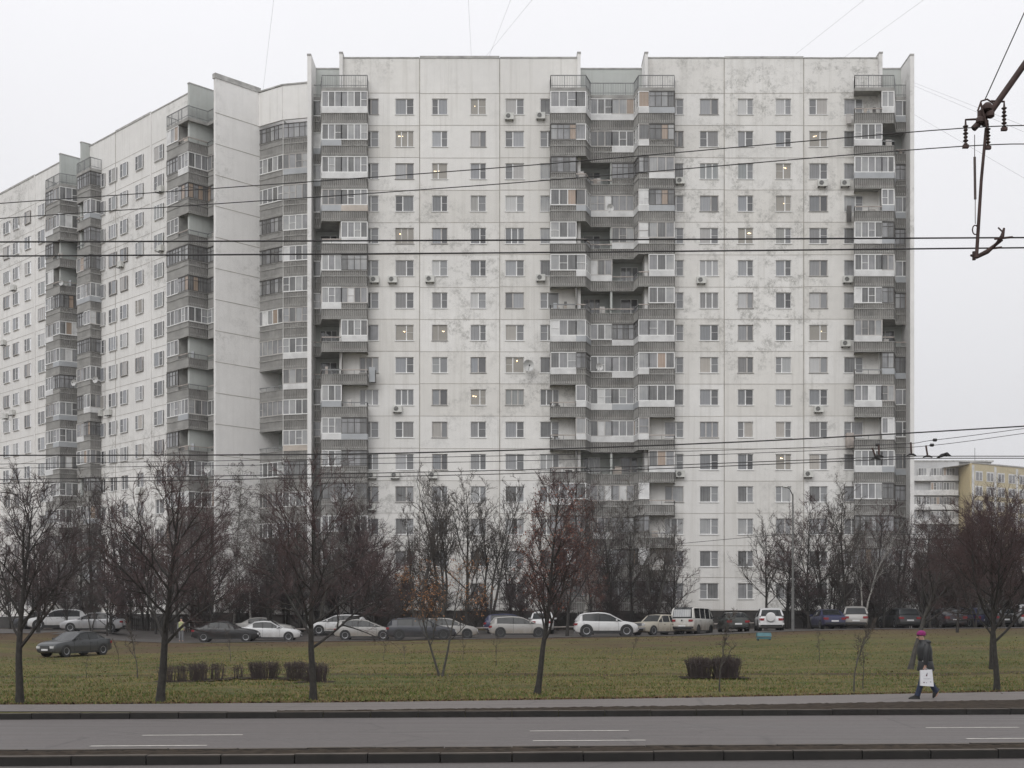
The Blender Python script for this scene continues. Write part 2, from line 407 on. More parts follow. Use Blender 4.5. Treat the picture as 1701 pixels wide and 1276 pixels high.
o = obj('fallen_leaves', lb); o['kind'] = 'stuff'; tag(o, 'brown fallen leaves scattered over the grass slope and pavement edge', 'leaves')
# ================================================================ apartment blocks
Z0J = 48.29; PITCH = 2.793; ZR = 51.3; ZP = 3.55; NF = 16
def zs(i): return Z0J-PITCH*(i+1)
class Frame:
    def __init__(s, P, eu, ed): s.P = Vector(P); s.eu = Vector(eu); s.ed = Vector(ed); s.rz = math.atan2(s.eu.y, s.eu.x)
    def pt(s, u, d, z): q = s.P+s.eu*u+s.ed*d; return Vector((q.x, q.y, z))
    def box(s, mb, u0, u1, d0, d1, z0, z1, m):
        mb.hexa([s.pt(u0,d0,z0), s.pt(u1,d0,z0), s.pt(u1,d1,z0), s.pt(u0,d1,z0), s.pt(u0,d0,z1), s.pt(u1,d0,z1), s.pt(u1,d1,z1), s.pt(u0,d1,z1)], m)
    def quad(s, mb, q, m): mb.quad([s.pt(*p) for p in q], m)
def seg_box(mb, A, B, z0, z1, th, m, off=0.0):
    d = (B-A); d.z = 0
    if d.length < .02: return
    d.normalize(); n = Vector((-d.y, d.x, 0))
    a0 = A+n*(off-th/2); a1 = B+n*(off-th/2); b1 = B+n*(off+th/2); b0 = A+n*(off+th/2)
    mb.hexa([Vector((p.x, p.y, z0)) for p in (a0, a1, b1, b0)]+[Vector((p.x, p.y, z1)) for p in (a0, a1, b1, b0)], m)
def corrugated(mb, A, B, z0, z1, m):
    d = B-A; L = d.length
    if L < .02: return
    d.normalize(); n = Vector((-d.y, d.x, 0)); k = max(2, int(L/.17)); prev = None
    for i in range(2*k+1):
        q = A+d*(L*i/(2*k))+n*(.028 if i % 2 else -.028)
        if prev is not None:
            mb.quad([(prev.x, prev.y, z0), (q.x, q.y, z0), (q.x, q.y, z1), (prev.x, prev.y, z1)], m if i % 2 else M['corrshade'])
        prev = q
    seg_box(mb, A, B, z0, z0+.05, .1, M['concrete']); seg_box(mb, A, B, z1-.05, z1, .09, M['concrete'])
GL = ['gdark', 'ggrey', 'ggrey', 'gcurt', 'gdark']
def glazing(mb, A, B, z0, z1, kind, rr, n=None):
    d = B-A; L = d.length
    if L < .15:
        seg_box(mb, A, B, z0, z1, .05, M['fwhite' if kind != 'D' else 'fdark']); return
    n = n or max(1, int(round(L/(.62 if kind == 'W' else .5)))); fm = (M['fwhite'] if rr.random() < .72 else M['fold']) if kind == 'W' else M['fdark']
    e = .035 if kind == 'W' else .025
    solid = None
    if kind == 'P': fm = M['fwhite']; solid = 'pwhite'
    for i in range(n):
        a = A+d*(i/n); b = A+d*((i+1)/n)
        g = solid or rr.choice(GL)
        if not solid and kind == 'W' and rr.random() < .06: g = 'pwhite'
        if not solid and rr.random() < .04: g = 'gwarm'
        q = MB
        mb.quad([(a.x, a.y, z0+.03), (b.x, b.y, z0+.03), (b.x, b.y, z1-.03), (a.x, a.y, z1-.03)], M[g])
        dn = d.normalized()
        seg_box(mb, a-dn*e, a+dn*e, z0, z1, .07, fm)
        if kind == 'D': seg_box(mb, a, b, z1-.42, z1-.38, .05, fm)
        elif rr.random() < .25: seg_box(mb, a, b, z0+.62, z0+.66, .06, fm)
    dn = d.normalized(); seg_box(mb, B-dn*e, B+dn*e, z0, z1, .07, fm)
    seg_box(mb, A, B, z0-.005, z0+.07, .09, fm); seg_box(mb, A, B, z1-.07, z1, .09, fm)
def balcony(root, org, fr, pts, keys, back, i, types, rr, lattop=False):
    """pts: list of (u,d); keys: unit of each edge; types: unit -> 'Ww' etc."""
    z = zs(i); P = [fr.pt(u, d, 0) for u, d in pts]
    b = MB()
    ring = P+[fr.pt(u, d, 0) for u, d in back]
    top = [Vector((p.x, p.y, z)) for p in ring]; bot = [Vector((p.x, p.y, z-.16)) for p in ring]
    b.quad(top, M['concrete']); b.quad(bot[::-1], M['concrete'])
    for j in range(len(ring)):
        k = (j+1) % len(ring); b.quad([bot[j], bot[k], top[k], top[j]], M['concrete'])
    for j in range(len(P)-1): corrugated(b, P[j], P[j+1], z-.28, z+.62, M['corr'])
    part = obj('balcony', b, root, loc=-org)
    g = MB(); pn = MB(); rl = MB(); gs = [g]; ps_ = [pn]; rs_ = [rl]; last = None
    for j in range(len(P)-1):
        if last is not None and (types[keys[j]][0] == 'O') != last:
            g = MB(); pn = MB(); rl = MB(); gs.append(g); ps_.append(pn); rs_.append(rl)
        last = types[keys[j]][0] == 'O'
        t = types[keys[j]]; kd, pk = t[0], t[1]
        A, B = P[j], P[j+1]
        if kd == 'O':
            seg_box(rl, A, B, z+.94, z+1.02, .07, M['rail' if rr.random() < .6 else 'railgrey'])
            L = (B-A).length; m_ = max(1, int(L/.8))
            for q in range(m_+1):
                p = A+(B-A)*(q/m_); rl.box(p.x-.02, p.x+.02, p.y-.02, p.y+.02, z+.6, z+.95, M['railgrey'])
            if pk == 'w': seg_box(pn, A, B, z+.64, z+.92, .03, M['pwhite'])
            if rr.random() < .5 and L > 1:   # things kept on the open balcony
                dn = (B-A).normalized(); nn = Vector((-dn.y, dn.x, 0))
                if hasattr(fr, 'ed') and nn.dot(fr.ed) > 0: nn = -nn
                for q in range(rr.randint(1, 3)):
                    c = A+dn*rr.uniform(.3, L-.5)+nn*rr.uniform(.3, .6); w_ = rr.uniform(.1, .3); h_ = rr.uniform(.8, 1.35)
                    rl.box(c.x-w_, c.x+w_, c.y-.1, c.y+.1, z, z+h_, M[rr.choice(['fold', 'pbeige', 'pgrey', 'fdark', 'rail'])])
        else:
            pm = {'w': 'pwhite', 'g': 'pgrey', 'n': None, 'b': 'pbeige'}[pk]
            if pm: seg_box(pn, A, B, z+.6, z+1.1, .1, M[pm], 0)
            else: corrugated(pn, A, B, z+.62, z+1.1, M['corr'])
            glazing(g, A, B, z+1.1, z+2.48, kd, rr)
    for g in gs:
        if g.v: obj('glazing', g, part)
    for pn in ps_:
        if pn.v: obj('upper_panel', pn, part)
    for rl in rs_:
        if rl.v: obj('handrail', rl, part)
    return part
def roof_railing(root, org, fr, pts, z, back):
    b = MB(); P = [fr.pt(u, d, 0) for u, d in pts]
    ring = P+[fr.pt(u, d, 0) for u, d in back]
    b.quad([(p.x, p.y, z) for p in ring], M['concrete']); b.quad([(p.x, p.y, z-.16) for p in ring], M['concrete'])
    for j in range(len(P)-1):
        A, B = P[j], P[j+1]
        seg_box(b, A, B, z-.2, z+.08, .1, M['concrete'])
        seg_box(b, A, B, z+1.1, z+1.16, .06, M['railgrey'])
        seg_box(b, A, B, z+.25, z+.29, .04, M['railgrey'])
        L = (B-A).length; n = max(1, int(L/.14))
        for q in range(n+1):
            p = A+(B-A)*(q/n); e = .012 if q % 8 else .03
            b.box(p.x-e, p.x+e, p.y-e, p.y+e, z, z+1.12, M['railgrey'])
    return obj('roof_railing', b, root, loc=-org)
# ---- windows: local x along wall, y into the wall (+y = inside), z up from the sill
def win_meshes(w, h, split, kind, flip):
    fr = MB(); fm = M['fwhite'] if kind == 'W' else M['fold']
    e = .048 if kind == 'W' else .055
    fr.box(-w/2, w/2, .08, .15, 0, e, fm); fr.box(-w/2, w/2, .08, .15, h-e, h, fm)
    fr.box(-w/2, -w/2+e, .08, .15, e, h-e, fm); fr.box(w/2-e, w/2, .08, .15, e, h-e, fm)
    xs_ = [-w/2+w*s for s in split]
    if flip: xs_ = [-x for x in xs_]
    for x in xs_: fr.box(x-e*.9, x+e*.9, .078, .148, e, h-e, fm)
    if kind == 'W' and len(xs_) == 1:
        x = xs_[0]; lo, hi = (x, w/2) if not flip else (-w/2, x)
        fr.box(lo, hi, .10, .13, h*.52, h*.52+.02, fm)
    fr.box(-w/2-.05, w/2+.05, -.06, .08, -.05, -.003, M['fwhite'] if kind == 'W' else M['concrete'])
    pn = MB()
    bx = [-w/2+e]+sorted(xs_)+[w/2-e]; big = max(range(len(bx)-1), key=lambda i: bx[i+1]-bx[i])
    for i in range(len(bx)-1): pn.quad([(bx[i], .12, e), (bx[i+1], .12, e), (bx[i+1], .12, h-e), (bx[i], .12, h-e)], M['glass' if (i == big or len(bx) > 3) else 'gsash'])
    return fr.mesh('window'), pn.mesh('pane')
WM = {}
M['gsash'] = glass('sash_glass', [(0, (.06, .06, .062)), (.5, (.13, .132, .135)), (1, (.25, .255, .26))], curtain=False)
def wm(w, h, split, kind, flip):
    k = (round(w, 2), round(h, 2), split, kind, flip)
    if k not in WM: WM[k] = win_meshes(w, h, split, kind, flip)
    return WM[k]
def litmesh(w, h):
    global LS
    LS = globals().get('LS', 0)+1; b = MB(); b.quad([(-w/2+.06, .118, .06), (w/2-.06, .118, .06), (w/2-.06, .118, h-.06), (-w/2+.06, .118, h-.06)], M['litroom'])
    rr = random.Random(LS*7); xc = rr.uniform(-w*.28, w*.28); zc = h*rr.uniform(.5, .8); sp = rr.choice((.03, .12, .2))
    for q in range(rr.choice((1, 3, 5))):
        x = xc+rr.uniform(-sp, sp); z = zc+rr.uniform(-.3, .3)*sp; e_ = rr.uniform(.018, .034)
        b.box(x-e_, x+e_, .09, .115, z-e_, z+e_, M['lamp'])
    return b.mesh('lit_pane')
def place_windows(root, org, fr, cols, rows_ind, d, rr, lit, skip=()):
    """cols: (u, w, side). First rows_ind rows become single parts, the rest one stuff part"""
    st = MB(); h = 1.37; n = 0
    for i in range(NF):
        zb = 47.82-PITCH*i-h
        for ci, (u, w) in enumerate(cols):
            if (ci, i) in skip: continue
            kind = 'W' if rr.random() < .86 else 'O'
            flip = rr.random() < .2
            split = (.6,) if rr.random() < .8 else ((.33, .67) if w > 1.4 else (.5,))
            if i < rows_ind and n < 100:
                f, p = wm(w, h, split, kind, flip)
                q = fr.pt(u, d, zb)
                o = link('window', f, root, q-org, fr.rz); n += 1
                if (ci, i) in lit: p = litmesh(w, h)
                link('pane', p, o)
            else:
                rz = fr.rz; f, p = wm(w, h, split, kind, flip)
                for me in (f, p):
                    b0 = len(st.v)
                    for vv in me.vertices:
                        q = fr.P+fr.eu*(u+vv.co.x)+fr.ed*(d-vv.co.y); st.v.append((q.x, q.y, zb+vv.co.z))
                    for pl in me.polygons:
                        st.f.append(tuple(b0+k for k in pl.vertices))
                        mt = me.materials[pl.material_index]
                        if mt is M['glass']: mt = M[rr.choice(['gdark', 'gdark', 'ggrey', 'gcurt'])]
                        st.m.append(st.mi(mt))
    if st.v:
        o = obj('window', st, root, loc=-org); o['kind'] = 'stuff'
def wall_holes(mb, fr, u0, u1, d, z0, z1, holes, m, depth=.16):
    """holes: (ua, ub, za, zb)"""
    us = sorted(set([u0, u1]+[x for h in holes for x in h[:2] if u0 < x < u1]))
    zz = sorted(set([z0, z1]+[x for h in holes for x in h[2:] if z0 < x < z1]))
    for a, b in zip(us, us[1:]):
        run = None
        for c, e in zip(zz, zz[1:]):
            um, zm = (a+b)/2, (c+e)/2
            inside = any(h[0] < um < h[1] and h[2] < zm < h[3] for h in holes)
            if not inside: fr.quad(mb, [(a,d,c), (b,d,c), (b,d,e), (a,d,e)], m)
    for ua, ub, za, zb in holes:
        fr.quad(mb, [(ua,d,za), (ua,d-depth,za), (ua,d-depth,zb), (ua,d,zb)], m)
        fr.quad(mb, [(ub,d,za), (ub,d-depth,za), (ub,d-depth,zb), (ub,d,zb)], m)
        fr.quad(mb, [(ua,d,zb), (ub,d,zb), (ub,d-depth,zb), (ua,d-depth,zb)], m)
        fr.quad(mb, [(ua,d,za), (ub,d,za), (ub,d-depth,za), (ua,d-depth,za)], m)
def hole_list(cols):
    out = []
    for (u, w) in cols:
        for i in range(NF):
            zt = 47.82-PITCH*i; out.append((u-w/2, u+w/2, zt-1.37, zt))
    return out
def joints(mb, fr, u0, u1, d, us, rr, bot=0):
    for i in range(NF+1):
        z = Z0J-PITCH*i
        u = u0
        for e in sorted(us)+[u1]:
            if e <= u: continue
            dz = rr.uniform(-.03, .03); fr.box(mb, u, e, d-.02, d+.012, z-.018+dz, z+.018+dz, M['joint']); u = e
    for u in us: fr.box(mb, u-.035, u+.035, d-.02, d+.018, ZP, ZR, M['joint'])
# ------------------------------------------------ frontal block
rr = random.Random(42)
FM = Frame((-17.57, 114.5, 0), (1, 0, 0), (0, -1, 0))
def Um(x, d=0.0): return (x-HX)*(114.5-d)/F+17.57
org = Vector((8.5, 114.5, 2.0))
main = thing('apartment_building', 'long pale grey sixteen storey panel block facing the road', 'apartment building', org)
colsL = [(Um(x), w) for x, w in ((613, 1.65), (672, 1.6), (730.5, 1.35), (794.5, 1.35), (855, 1.62), (913, 1.62))]
colsR = [(Um(x), w) for x, w in ((1120, 1.62), (1178, 1.62), (1238.5, 1.35), (1301.5, 1.35), (1359.5, 1.6), (1418, 1.65))]
wl = MB()
wall_holes(wl, FM, 2.9, 23.3, 0, ZP, ZR, hole_list(colsL), M['wallL'])
wall_holes(wl, FM, 29.15, 49.3, 0, ZP, ZR, hole_list(colsR), M['wallR'])
rw = MB()
rcols = [(1.0, 1.0)]; mcols = [(24.6, 1.5), (27.9, 1.5)]; ecols = [(50.7, 1.3)]
def recess(fr, a, b_, z0, cols, root, org_, extra=None):
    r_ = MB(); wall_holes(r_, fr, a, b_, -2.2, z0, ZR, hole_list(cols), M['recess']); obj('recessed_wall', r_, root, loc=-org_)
recess(FM, .2, 2.8, ZP, [(1.4, 1.5)], main, org)
recess(FM, 23.3, 29.15, ZP, mcols, main, org)
recess(FM, 49.4, 51.9, ZP, [(50.6, 1.4)], main, org)
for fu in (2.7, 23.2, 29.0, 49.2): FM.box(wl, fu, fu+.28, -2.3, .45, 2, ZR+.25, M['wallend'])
for fu in (0, 51.9): FM.box(wl, fu-.05, fu+.3, -12, .5, 2, ZR+.05, M['wallend'])
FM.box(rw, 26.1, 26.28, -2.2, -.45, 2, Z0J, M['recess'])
FM.box(wl, 0, 52.2, -12.3, -12, 2, ZR, M['wall'])
FM.quad(wl, [(0, -12, ZR-.5), (52.2, -12, ZR-.5), (52.2, -2.2, ZR-.5), (0, -2.2, ZR-.5)], M['cap'])
FM.quad(wl, [(2.9, -2.2, ZR-.5), (23.3, -2.2, ZR-.5), (23.3, 0, ZR-.5), (2.9, 0, ZR-.5)], M['cap'])
FM.quad(wl, [(29.15, -2.2, ZR-.5), (49.3, -2.2, ZR-.5), (49.3, 0, ZR-.5), (29.15, 0, ZR-.5)], M['cap'])
obj('wall', wl, main, loc=-org); obj('loggia_divider', rw, main, loc=-org)
jm = MB()
joints(jm, FM, 2.9, 23.3, 0, [Um(697), Um(830)], rr); joints(jm, FM, 29.15, 49.3, 0, [Um(1203), Um(1335)], rr)
obj('panel_joints', jm, main, loc=-org)
cp = MB()
for a, b_, h in ((2.95, Um(697), .1), (Um(697), Um(830), .2), (Um(830), 23.25, .12), (29.2, Um(1203), .1), (Um(1203), Um(1335), .16), (Um(1335), 49.25, .08)):
    FM.box(cp, a+.02, b_-.02, -.35, .05, ZR, ZR+h, M['cap'])
for a, b_ in ((.3, 2.7), (23.4, 29.0), (49.5, 51.85)): FM.box(cp, a, b_, -2.5, -2.15, ZR, ZR+.1, M['cap'])
for a in (2.7, 23.2, 29.0, 49.2): FM.box(cp, a-.03, a+.31, -2.3, .5, ZR+.25, ZR+.36, M['cap'])
for a in (-.05, 51.85): FM.box(cp, a-.03, a+.33, -11.9, .55, ZR+.05, ZR+.17, M['cap'])
obj('roof_cap', cp, main, loc=-org)
pl = MB(); FM.box(pl, .3, 51.9, -10, -.06, 1.2, ZP, M['plinth']); obj('plinth', pl, main, loc=-org)
LIT = {(3, 0), (1, 1), (2, 2), (1, 4), (1, 7), (3, 9), (4, 8), (8, 2), (8, 3), (9, 1), (7, 4), (9, 7), (2, 7), (8, 11)}
place_windows(main, org, FM, [c for c in colsL[1:5]]+[c for c in colsR[1:5]], 12, 0, rr, {(a-1 if a < 5 else a-2, b) for a, b in LIT})
st_cols = [colsL[0], colsL[5], colsR[0], colsR[5]]
place_windows(main, org, FM, st_cols, 0, 0, rr, ())
place_windows(main, org, FM, [(1.4, 1.5)]+mcols+[(50.6, 1.4)], 0, -2.2, rr, ())
T = dict(
 L0='Wn Wg Wg Wn On Wn Wn On On Wn Wn Dn Dn Wn On Wn',
 L1='Ww Wg Ww Wg Ow Wn Ww On On Wg Ww Wn Dn Wn Wn Dn',
 L2='Ww Wn Ww Wb Ww Dn Wn Ww On On Dg Dn Dn Wn Ww Wn',
 M1='Ww Dn Dn Wn Ww Wn On Ww Ww On On On Ww Dn Wn Dn',
 M2='Ww Wn On Wg On Ww On Wg Dn Ww Ww On Wn Dn Dn Dn',
 M3='Ww Wn On Ww On Ww On Wn Wn Ww Ww On Wn Ww Wn Dn',
 M4='Ww Ww Dn Ww Ww On On Dw Ww Wg Ww On Wn Dn Dn Dn',
 M5='Ww Ww Dn Pw Ww On On Ww Ww Ww Ww On Pn Dn Pn Dn',
 M6='Dg Dn Ww Dg Wn Ww Wn Ww Wn Ww On Ww On On On Dn',
 R1='On Ww Wg On Ww Ww Wn Ww On Ww On Ww Wn Dn Dn On',
 R2='Ww On Wg Wg Dg Ww Dn On Dg Wn Ww Wg Dn Dn Wn Dn',
 R3='Wg On Dn Wg Dn Wg Dn On Dg Wn Wn Wg Dn Dn Wn Dn')
T = {k: v.split() for k, v in T.items()}
def px(l): return [(Um(x, d), d) for x, d in l]
stacks = [
 (px([(517.5, -.8), (533, -.8), (535, 1.2), (567, 1.2), (610, 1.2), (611, .01)]), ['L0', 'L1', 'L1', 'L2', 'L2'], [(2.99, .01), (2.69, -2.18), (.31, -2.18)]),
 (px([(914, .01), (915, 1.2), (957, 1.2), (973, 1.2), (981, -.4), (1016.5, -.4), (1053, -.4), (1061, 1.2), (1078, 1.2), (1120, 1.2), (1120.5, .01)]), ['M1', 'M1', 'M2', 'M2', 'M3', 'M4', 'M4', 'M5', 'M6', 'M6'], [(29.16, .01), (28.98, -2.18), (23.5, -2.18), (23.3, .01)]),
 (px([(1419, .01), (1420, 1.2), (1465, 1.2), (1485, 1.2), (1487, -.8), (1511.5, -.8)]), ['R1', 'R1', 'R2', 'R2', 'R3'], [(51.85, -2.18), (49.5, -2.18), (49.3, .01)])]
for pts, keys, back in stacks:
    for i in range(NF):
        balcony(main, org, FM, pts, keys, back, i, {k: T[k][i] for k in set(keys)}, rr)
    roof_railing(main, org, FM, pts, Z0J-.1, back)
# party screens inside the bays
for u in (Um(567, 1), Um(957, 1), Um(1078, 1), Um(1465, 1)):
    ps = MB(); FM.box(ps, u-.04, u+.04, .02, 1.05, 3.6, Z0J-.3, M['concrete']); obj('balcony_divider', ps, main, loc=-org)
# ------------------------------------------------ angled wing
q2 = math.sqrt(.5)
FW = Frame((-26.8, 119.0, 0), (-q2, q2, 0), (-q2, -q2, 0))
def Uw(x, d=0.0):
    q = (HX-x)/F
    return (q*(119-q2*d)-26.8-q2*d)/(q2*(1-q))
orgw = Vector((-40, 130, 2.0))
wing = thing('apartment_building', 'second panel block with blank end wall, receding to the left behind bare trees', 'apartment building', orgw)
wc1 = [(Uw(x), w) for x, w in ((265, 1.6), (232.5, 1.35), (207, 1.35), (188.5, 1.5))]+[(Uw(169), 1.5), (Uw(275.5), .01)][:1]
wc2 = [(Uw(x), w) for x, w in ((70.5, 1.6), (47, 1.35), (27.5, 1.35), (12, 1.5), (-6, 1.5))]
ww = MB()
wall_holes(ww, FW, 2.75, 23.2, 0, 2, ZR, hole_list(wc1), M['wall'])
wall_holes(ww, FW, 27.9, 49.0, 0, 2, ZR, hole_list(wc2), M['wall'])
recess(FW, .1, 2.75, 2, [(1.4, 1.3)], wing, orgw); recess(FW, 23.2, 27.9, 2, [(25.5, 1.5)], wing, orgw)
for fu in (2.6, 23.1, 27.7, 48.9): FW.box(ww, fu, fu+.28, -2.3, .9, 2, ZR+.2, M['recess'])
FW.box(ww, -.3, 0, -4.75, 0, 2, ZR+.1, M['wallend'])       # blank end wall
FW.box(ww, -.3, 0, -11, -4.75, 2, ZR-.4, M['wallend'])
FW.box(ww, 0, 52, -12.3, -12, 2, ZR, M['wall'])
FW.quad(ww, [(0, -12, ZR-.5), (52, -12, ZR-.5), (52, -2.2, ZR-.5), (0, -2.2, ZR-.5)], M['cap'])
FW.quad(ww, [(2.75, -2.2, ZR-.5), (23.2, -2.2, ZR-.5), (23.2, 0, ZR-.5), (2.75, 0, ZR-.5)], M['cap'])
FW.quad(ww, [(27.9, -2.2, ZR-.5), (49, -2.2, ZR-.5), (49, 0, ZR-.5), (27.9, 0, ZR-.5)], M['cap'])
obj('wall', ww, wing, loc=-orgw)
jw = MB()
joints(jw, FW, 2.75, 23.2, 0, [Uw(251), Uw(192)], rr); joints(jw, FW, 27.9, 49, 0, [Uw(58)], rr)
for u in (Uw(251), Uw(58)): FW.box(jw, u-.12, u+.12, 0, .06, 2, ZR+.1, M['wall'])
for i in range(NF+1):
    z = Z0J-PITCH*i; FW.box(jw, -.315, -.28, -4.7, .02, z-.025, z+.025, M['joint'])
obj('panel_joints', jw, wing, loc=-orgw)
cw = MB()
for a, b_, h in ((2.9, Uw(251), .1), (Uw(251), Uw(192), .2), (Uw(192), 23.1, .12), (28, Uw(58), .12), (Uw(58), 48.9, .2)): FW.box(cw, a+.02, b_-.02, -.35, .05, ZR, ZR+h, M['cap'])
FW.box(cw, -.36, .1, -4.8, .08, ZR+.1, ZR+.55, M['cap'])
for a in (2.6, 23.1, 27.7): FW.box(cw, a-.03, a+.31, -2.3, .95, ZR+.2, ZR+.3, M['cap'])
obj('roof_cap', cw, wing, loc=-orgw)
pw = MB(); FW.box(pw, -.33, 52, -10, .06, 1.2, ZP-.1, M['plinth']); obj('plinth', pw, wing, loc=-orgw)
place_windows(wing, orgw, FW, wc1+wc2[:4], 11, 0, rr, {(1, 5)})
place_windows(wing, orgw, FW, [wc2[4], wc2[4]][:1], 0, 0, rr, ())
place_windows(wing, orgw, FW, [(1.4, 1.3), (25.5, 1.5)], 0, -2.2, rr, ())
def rtypes(keys, pool='Ww Wn Wn Dn Dn On Wg'):
    p = pool.split(); return {k: rr.choice(p) for k in sorted(keys)}
WA = dict(A0='On Wn Dn On Dn Dn Wn On On Wn On Wn Wn Dn Wn On'.split(), A1='Wn Dn Wn Wn Dn Wn Wn Wn Dn Wn Dn Wn Wn Dn Wn Dn'.split(), A2='On Ww Dn On Dn Dn Wn On On Wg On Wn Wn Dn Wn Dn'.split())
wst = [
 ([(.15, -.8), (2.25, -.8), (2.3, 1.2), (4.0, 1.2), (6.0, 1.2), (6.02, .01)], ['A0', 'A0', 'A2', 'A1', 'A1'], [(2.9, .01), (2.6, -2.18), (.15, -2.18)]),
 ([(Uw(150, 1.2)-.02, .01), (Uw(150, 1.2), 1.2), (22.0, 1.2), (Uw(128, 1.2), 1.2), (Uw(128, 1.2)+.5, -.6), (26.8, -.6), (Uw(99, 1.2), 1.2), (28.7, 1.2), (Uw(76, 1.2), 1.2), (Uw(76, 1.2)+.02, .01)], ['B0', 'B0', 'B1', 'B1', 'B2', 'B3', 'B3', 'B4', 'B4'], [(27.9, .01), (27.7, -2.18), (23.4, -2.18), (23.2, .01)])]
for pts, keys, back in wst:
    for i in range(NF):
        ty = {k: WA[k][i] for k in set(keys)} if keys[0] == 'A0' else rtypes(set(keys))
        balcony(wing, orgw, FW, pts, keys, back, i, ty, rr)
    roof_railing(wing, orgw, FW, pts, Z0J-.1, back)
for u, da in ((4.0, 1.1), (22.0, 1.1), (28.7, 1.1)):
    ps = MB(); FW.box(ps, u-.04, u+.04, .02, da, 3.6, Z0J-.3, M['concrete']); obj('balcony_divider', ps, wing, loc=-orgw)
# ------------------------------------------------ corner link with its own loggias
org3 = Vector((-20.5, 121.5, 2.0))
Q = [Vector((-23.45, 122.25, 0)), Vector((-20.85, 120.55, 0)), Vector((-17.2, 119.7, 0))]
class FrQ:       # world coordinates as (u, d) = (x, y)
    def pt(s, u, d, z): return Vector((u, d, z))
fq = FrQ()
lk = thing('corner_section', 'narrow concave corner of stacked loggias joining the two panel blocks', 'building section', org3)
lw = MB(); Bk = [Q[0]+Vector((1.2, 1.6, 0)), Q[2]+Vector((0, 2.2, 0))]
for A, B in ((Q[0], Q[1]), (Q[1], Q[2])):
    seg_box(lw, A, B, Z0J+.0, ZR+(.05 if A is Q[0] else .1), .2, M['wall'])
    seg_box(lw, A, B, ZR+.1, ZR+.22, .35, M['cap'])
seg_box(lw, Q[1], Q[1]+Vector((.05, .0, 0)), 2, ZR, .12, M['wallend'])
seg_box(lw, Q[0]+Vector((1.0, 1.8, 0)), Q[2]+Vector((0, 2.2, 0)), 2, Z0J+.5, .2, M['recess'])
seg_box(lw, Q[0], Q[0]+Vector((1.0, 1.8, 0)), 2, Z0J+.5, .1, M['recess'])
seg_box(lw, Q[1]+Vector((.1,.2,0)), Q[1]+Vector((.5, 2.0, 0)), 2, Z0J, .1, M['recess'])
obj('wall', lw, lk, loc=-org3)
dw = MB()
for i in range(NF):      # balcony doors seen where the loggia is open
    z = zs(i); p = Q[0]+Vector((1.45, 1.62, 0)); e = Vector((.9, .1, 0))
    seg_box(dw, p, p+e, z, z+2.1, .05, M['gdark']); seg_box(dw, p-e*.08, p, z, z+2.1, .08, M['fwhite']); seg_box(dw, p+e, p+e*1.08, z, z+2.1, .08, M['fwhite'])
obj('balcony_doors', dw, lk, loc=-org3)
CA = 'Dn Wn Wn Dn Dn Dn Wn Wn On Wn On Wn Wn Wn Dn Dn'.split(); CB = 'Dn Wg Wn Wn Wn Wn Wn Ww Ww Wn Wb Dn Wn Wn Dn Dn'.split()
for i in range(NF):
    balcony(lk, org3, fq, [(p.x, p.y) for p in Q], ['CA', 'CB'], [(Q[2].x, Q[2].y+2.1), (Q[0].x+1.0, Q[0].y+1.7)], i, {'CA': CA[i], 'CB': CB[i]}, rr)
pq = MB(); seg_box(pq, Q[0], Q[2], 1.2, ZP-.3, .3, M['plinth']); obj('plinth', pq, lk, loc=-org3)
# ------------------------------------------------ air conditioners and dishes
acb = MB(); acb.box(-.4, .4, -.16, .16, 0, .55, M['acwhite']); acb.box(-.3, -.26, -.1, .3, -.08, -.02, M['acdark']); acb.box(.26, .3, -.1, .3, -.08, -.02, M['acdark'])
acm = acb.mesh('casing')
fb = MB(); fb.loft([[(-.1+.2*math.cos(a*math.pi/8), y, .28+.2*math.sin(a*math.pi/8)) for a in range(16)] for y in (-.175, -.163)], M['acdark']); fanm = fb.mesh('fan_grille')
fb = MB()
for a in range(3): fb.loft([[(-.1+r*math.cos(t*math.pi/6), -.178, .28+r*math.sin(t*math.pi/6)) for t in range(12)] for r in (.07*a+.03, .07*a+.045)], M['acwhite'], cap=False)
gm2 = fb.mesh('guard')
orow = ['top', 'second highest', 'third highest', 'fourth highest', 'fifth highest', 'sixth highest', 'seventh highest', 'eighth highest', 'ninth highest', 'tenth highest', 'eleventh highest', 'twelfth highest', 'thirteenth highest', 'fourteenth highest', 'fifteenth highest', 'lowest']
def ac(x, y, fr, d, where, pipe=False):
    D = 114.5 if fr is FM else None
    if fr is FM: u = Um(x, d); P = fr.pt(u, d, EYE+(HY-y)/F*(114.5-d))
    else:
        u = Uw(x, d); P = fr.pt(u, d, 0); P.z = EYE+(HY-y)/F*P.y
    P.z -= .3
    i = max(0, min(15, int((Z0J-P.z+.2)/PITCH)))
    t = thing('air_conditioner', 'air conditioner %s, %s row' % (where, orow[i]), 'air conditioner', P, fr.rz, 'air conditioners on the facades')
    link('casing', acm, t); f = link('fan_grille', fanm, t); link('guard', gm2, f)
    if pipe:
        b = MB(); b.tube([(-.38, .25, .2), (-.6, .3, .35), (-.68, .32, .7), (-.68, .32, 1.6)], .035, 5, M['pipe']); obj('pipe', b, t)
A1 = [(846,193,'under fifth window from left',1),(898,192,'left of central balconies',0),(1130,300,'right of central balconies',1),(1366,304,'under second last window column',0),(1404,304,'left of right hand balconies',0),(622,464,'right of left hand balconies',1),(652,464,'left of second window column',1),(714,463,'under third window column',1),(898,461,'left of central balconies',1),(1165,465,'right of central balconies under a window',0),(1408,464,'left of right hand balconies',0),(1405,570,'left of right hand balconies',1),(660,679,'under second window column',0),(1360,679,'under second last window column',0),(1130,787,'right of central balconies',1),(618,789,'right of left hand balconies',0),(656,789,'under second window column',0),(719,789,'under third window column',0),(1343,787,'below second last window column',0),(617,842,'right of left hand balconies',0)]
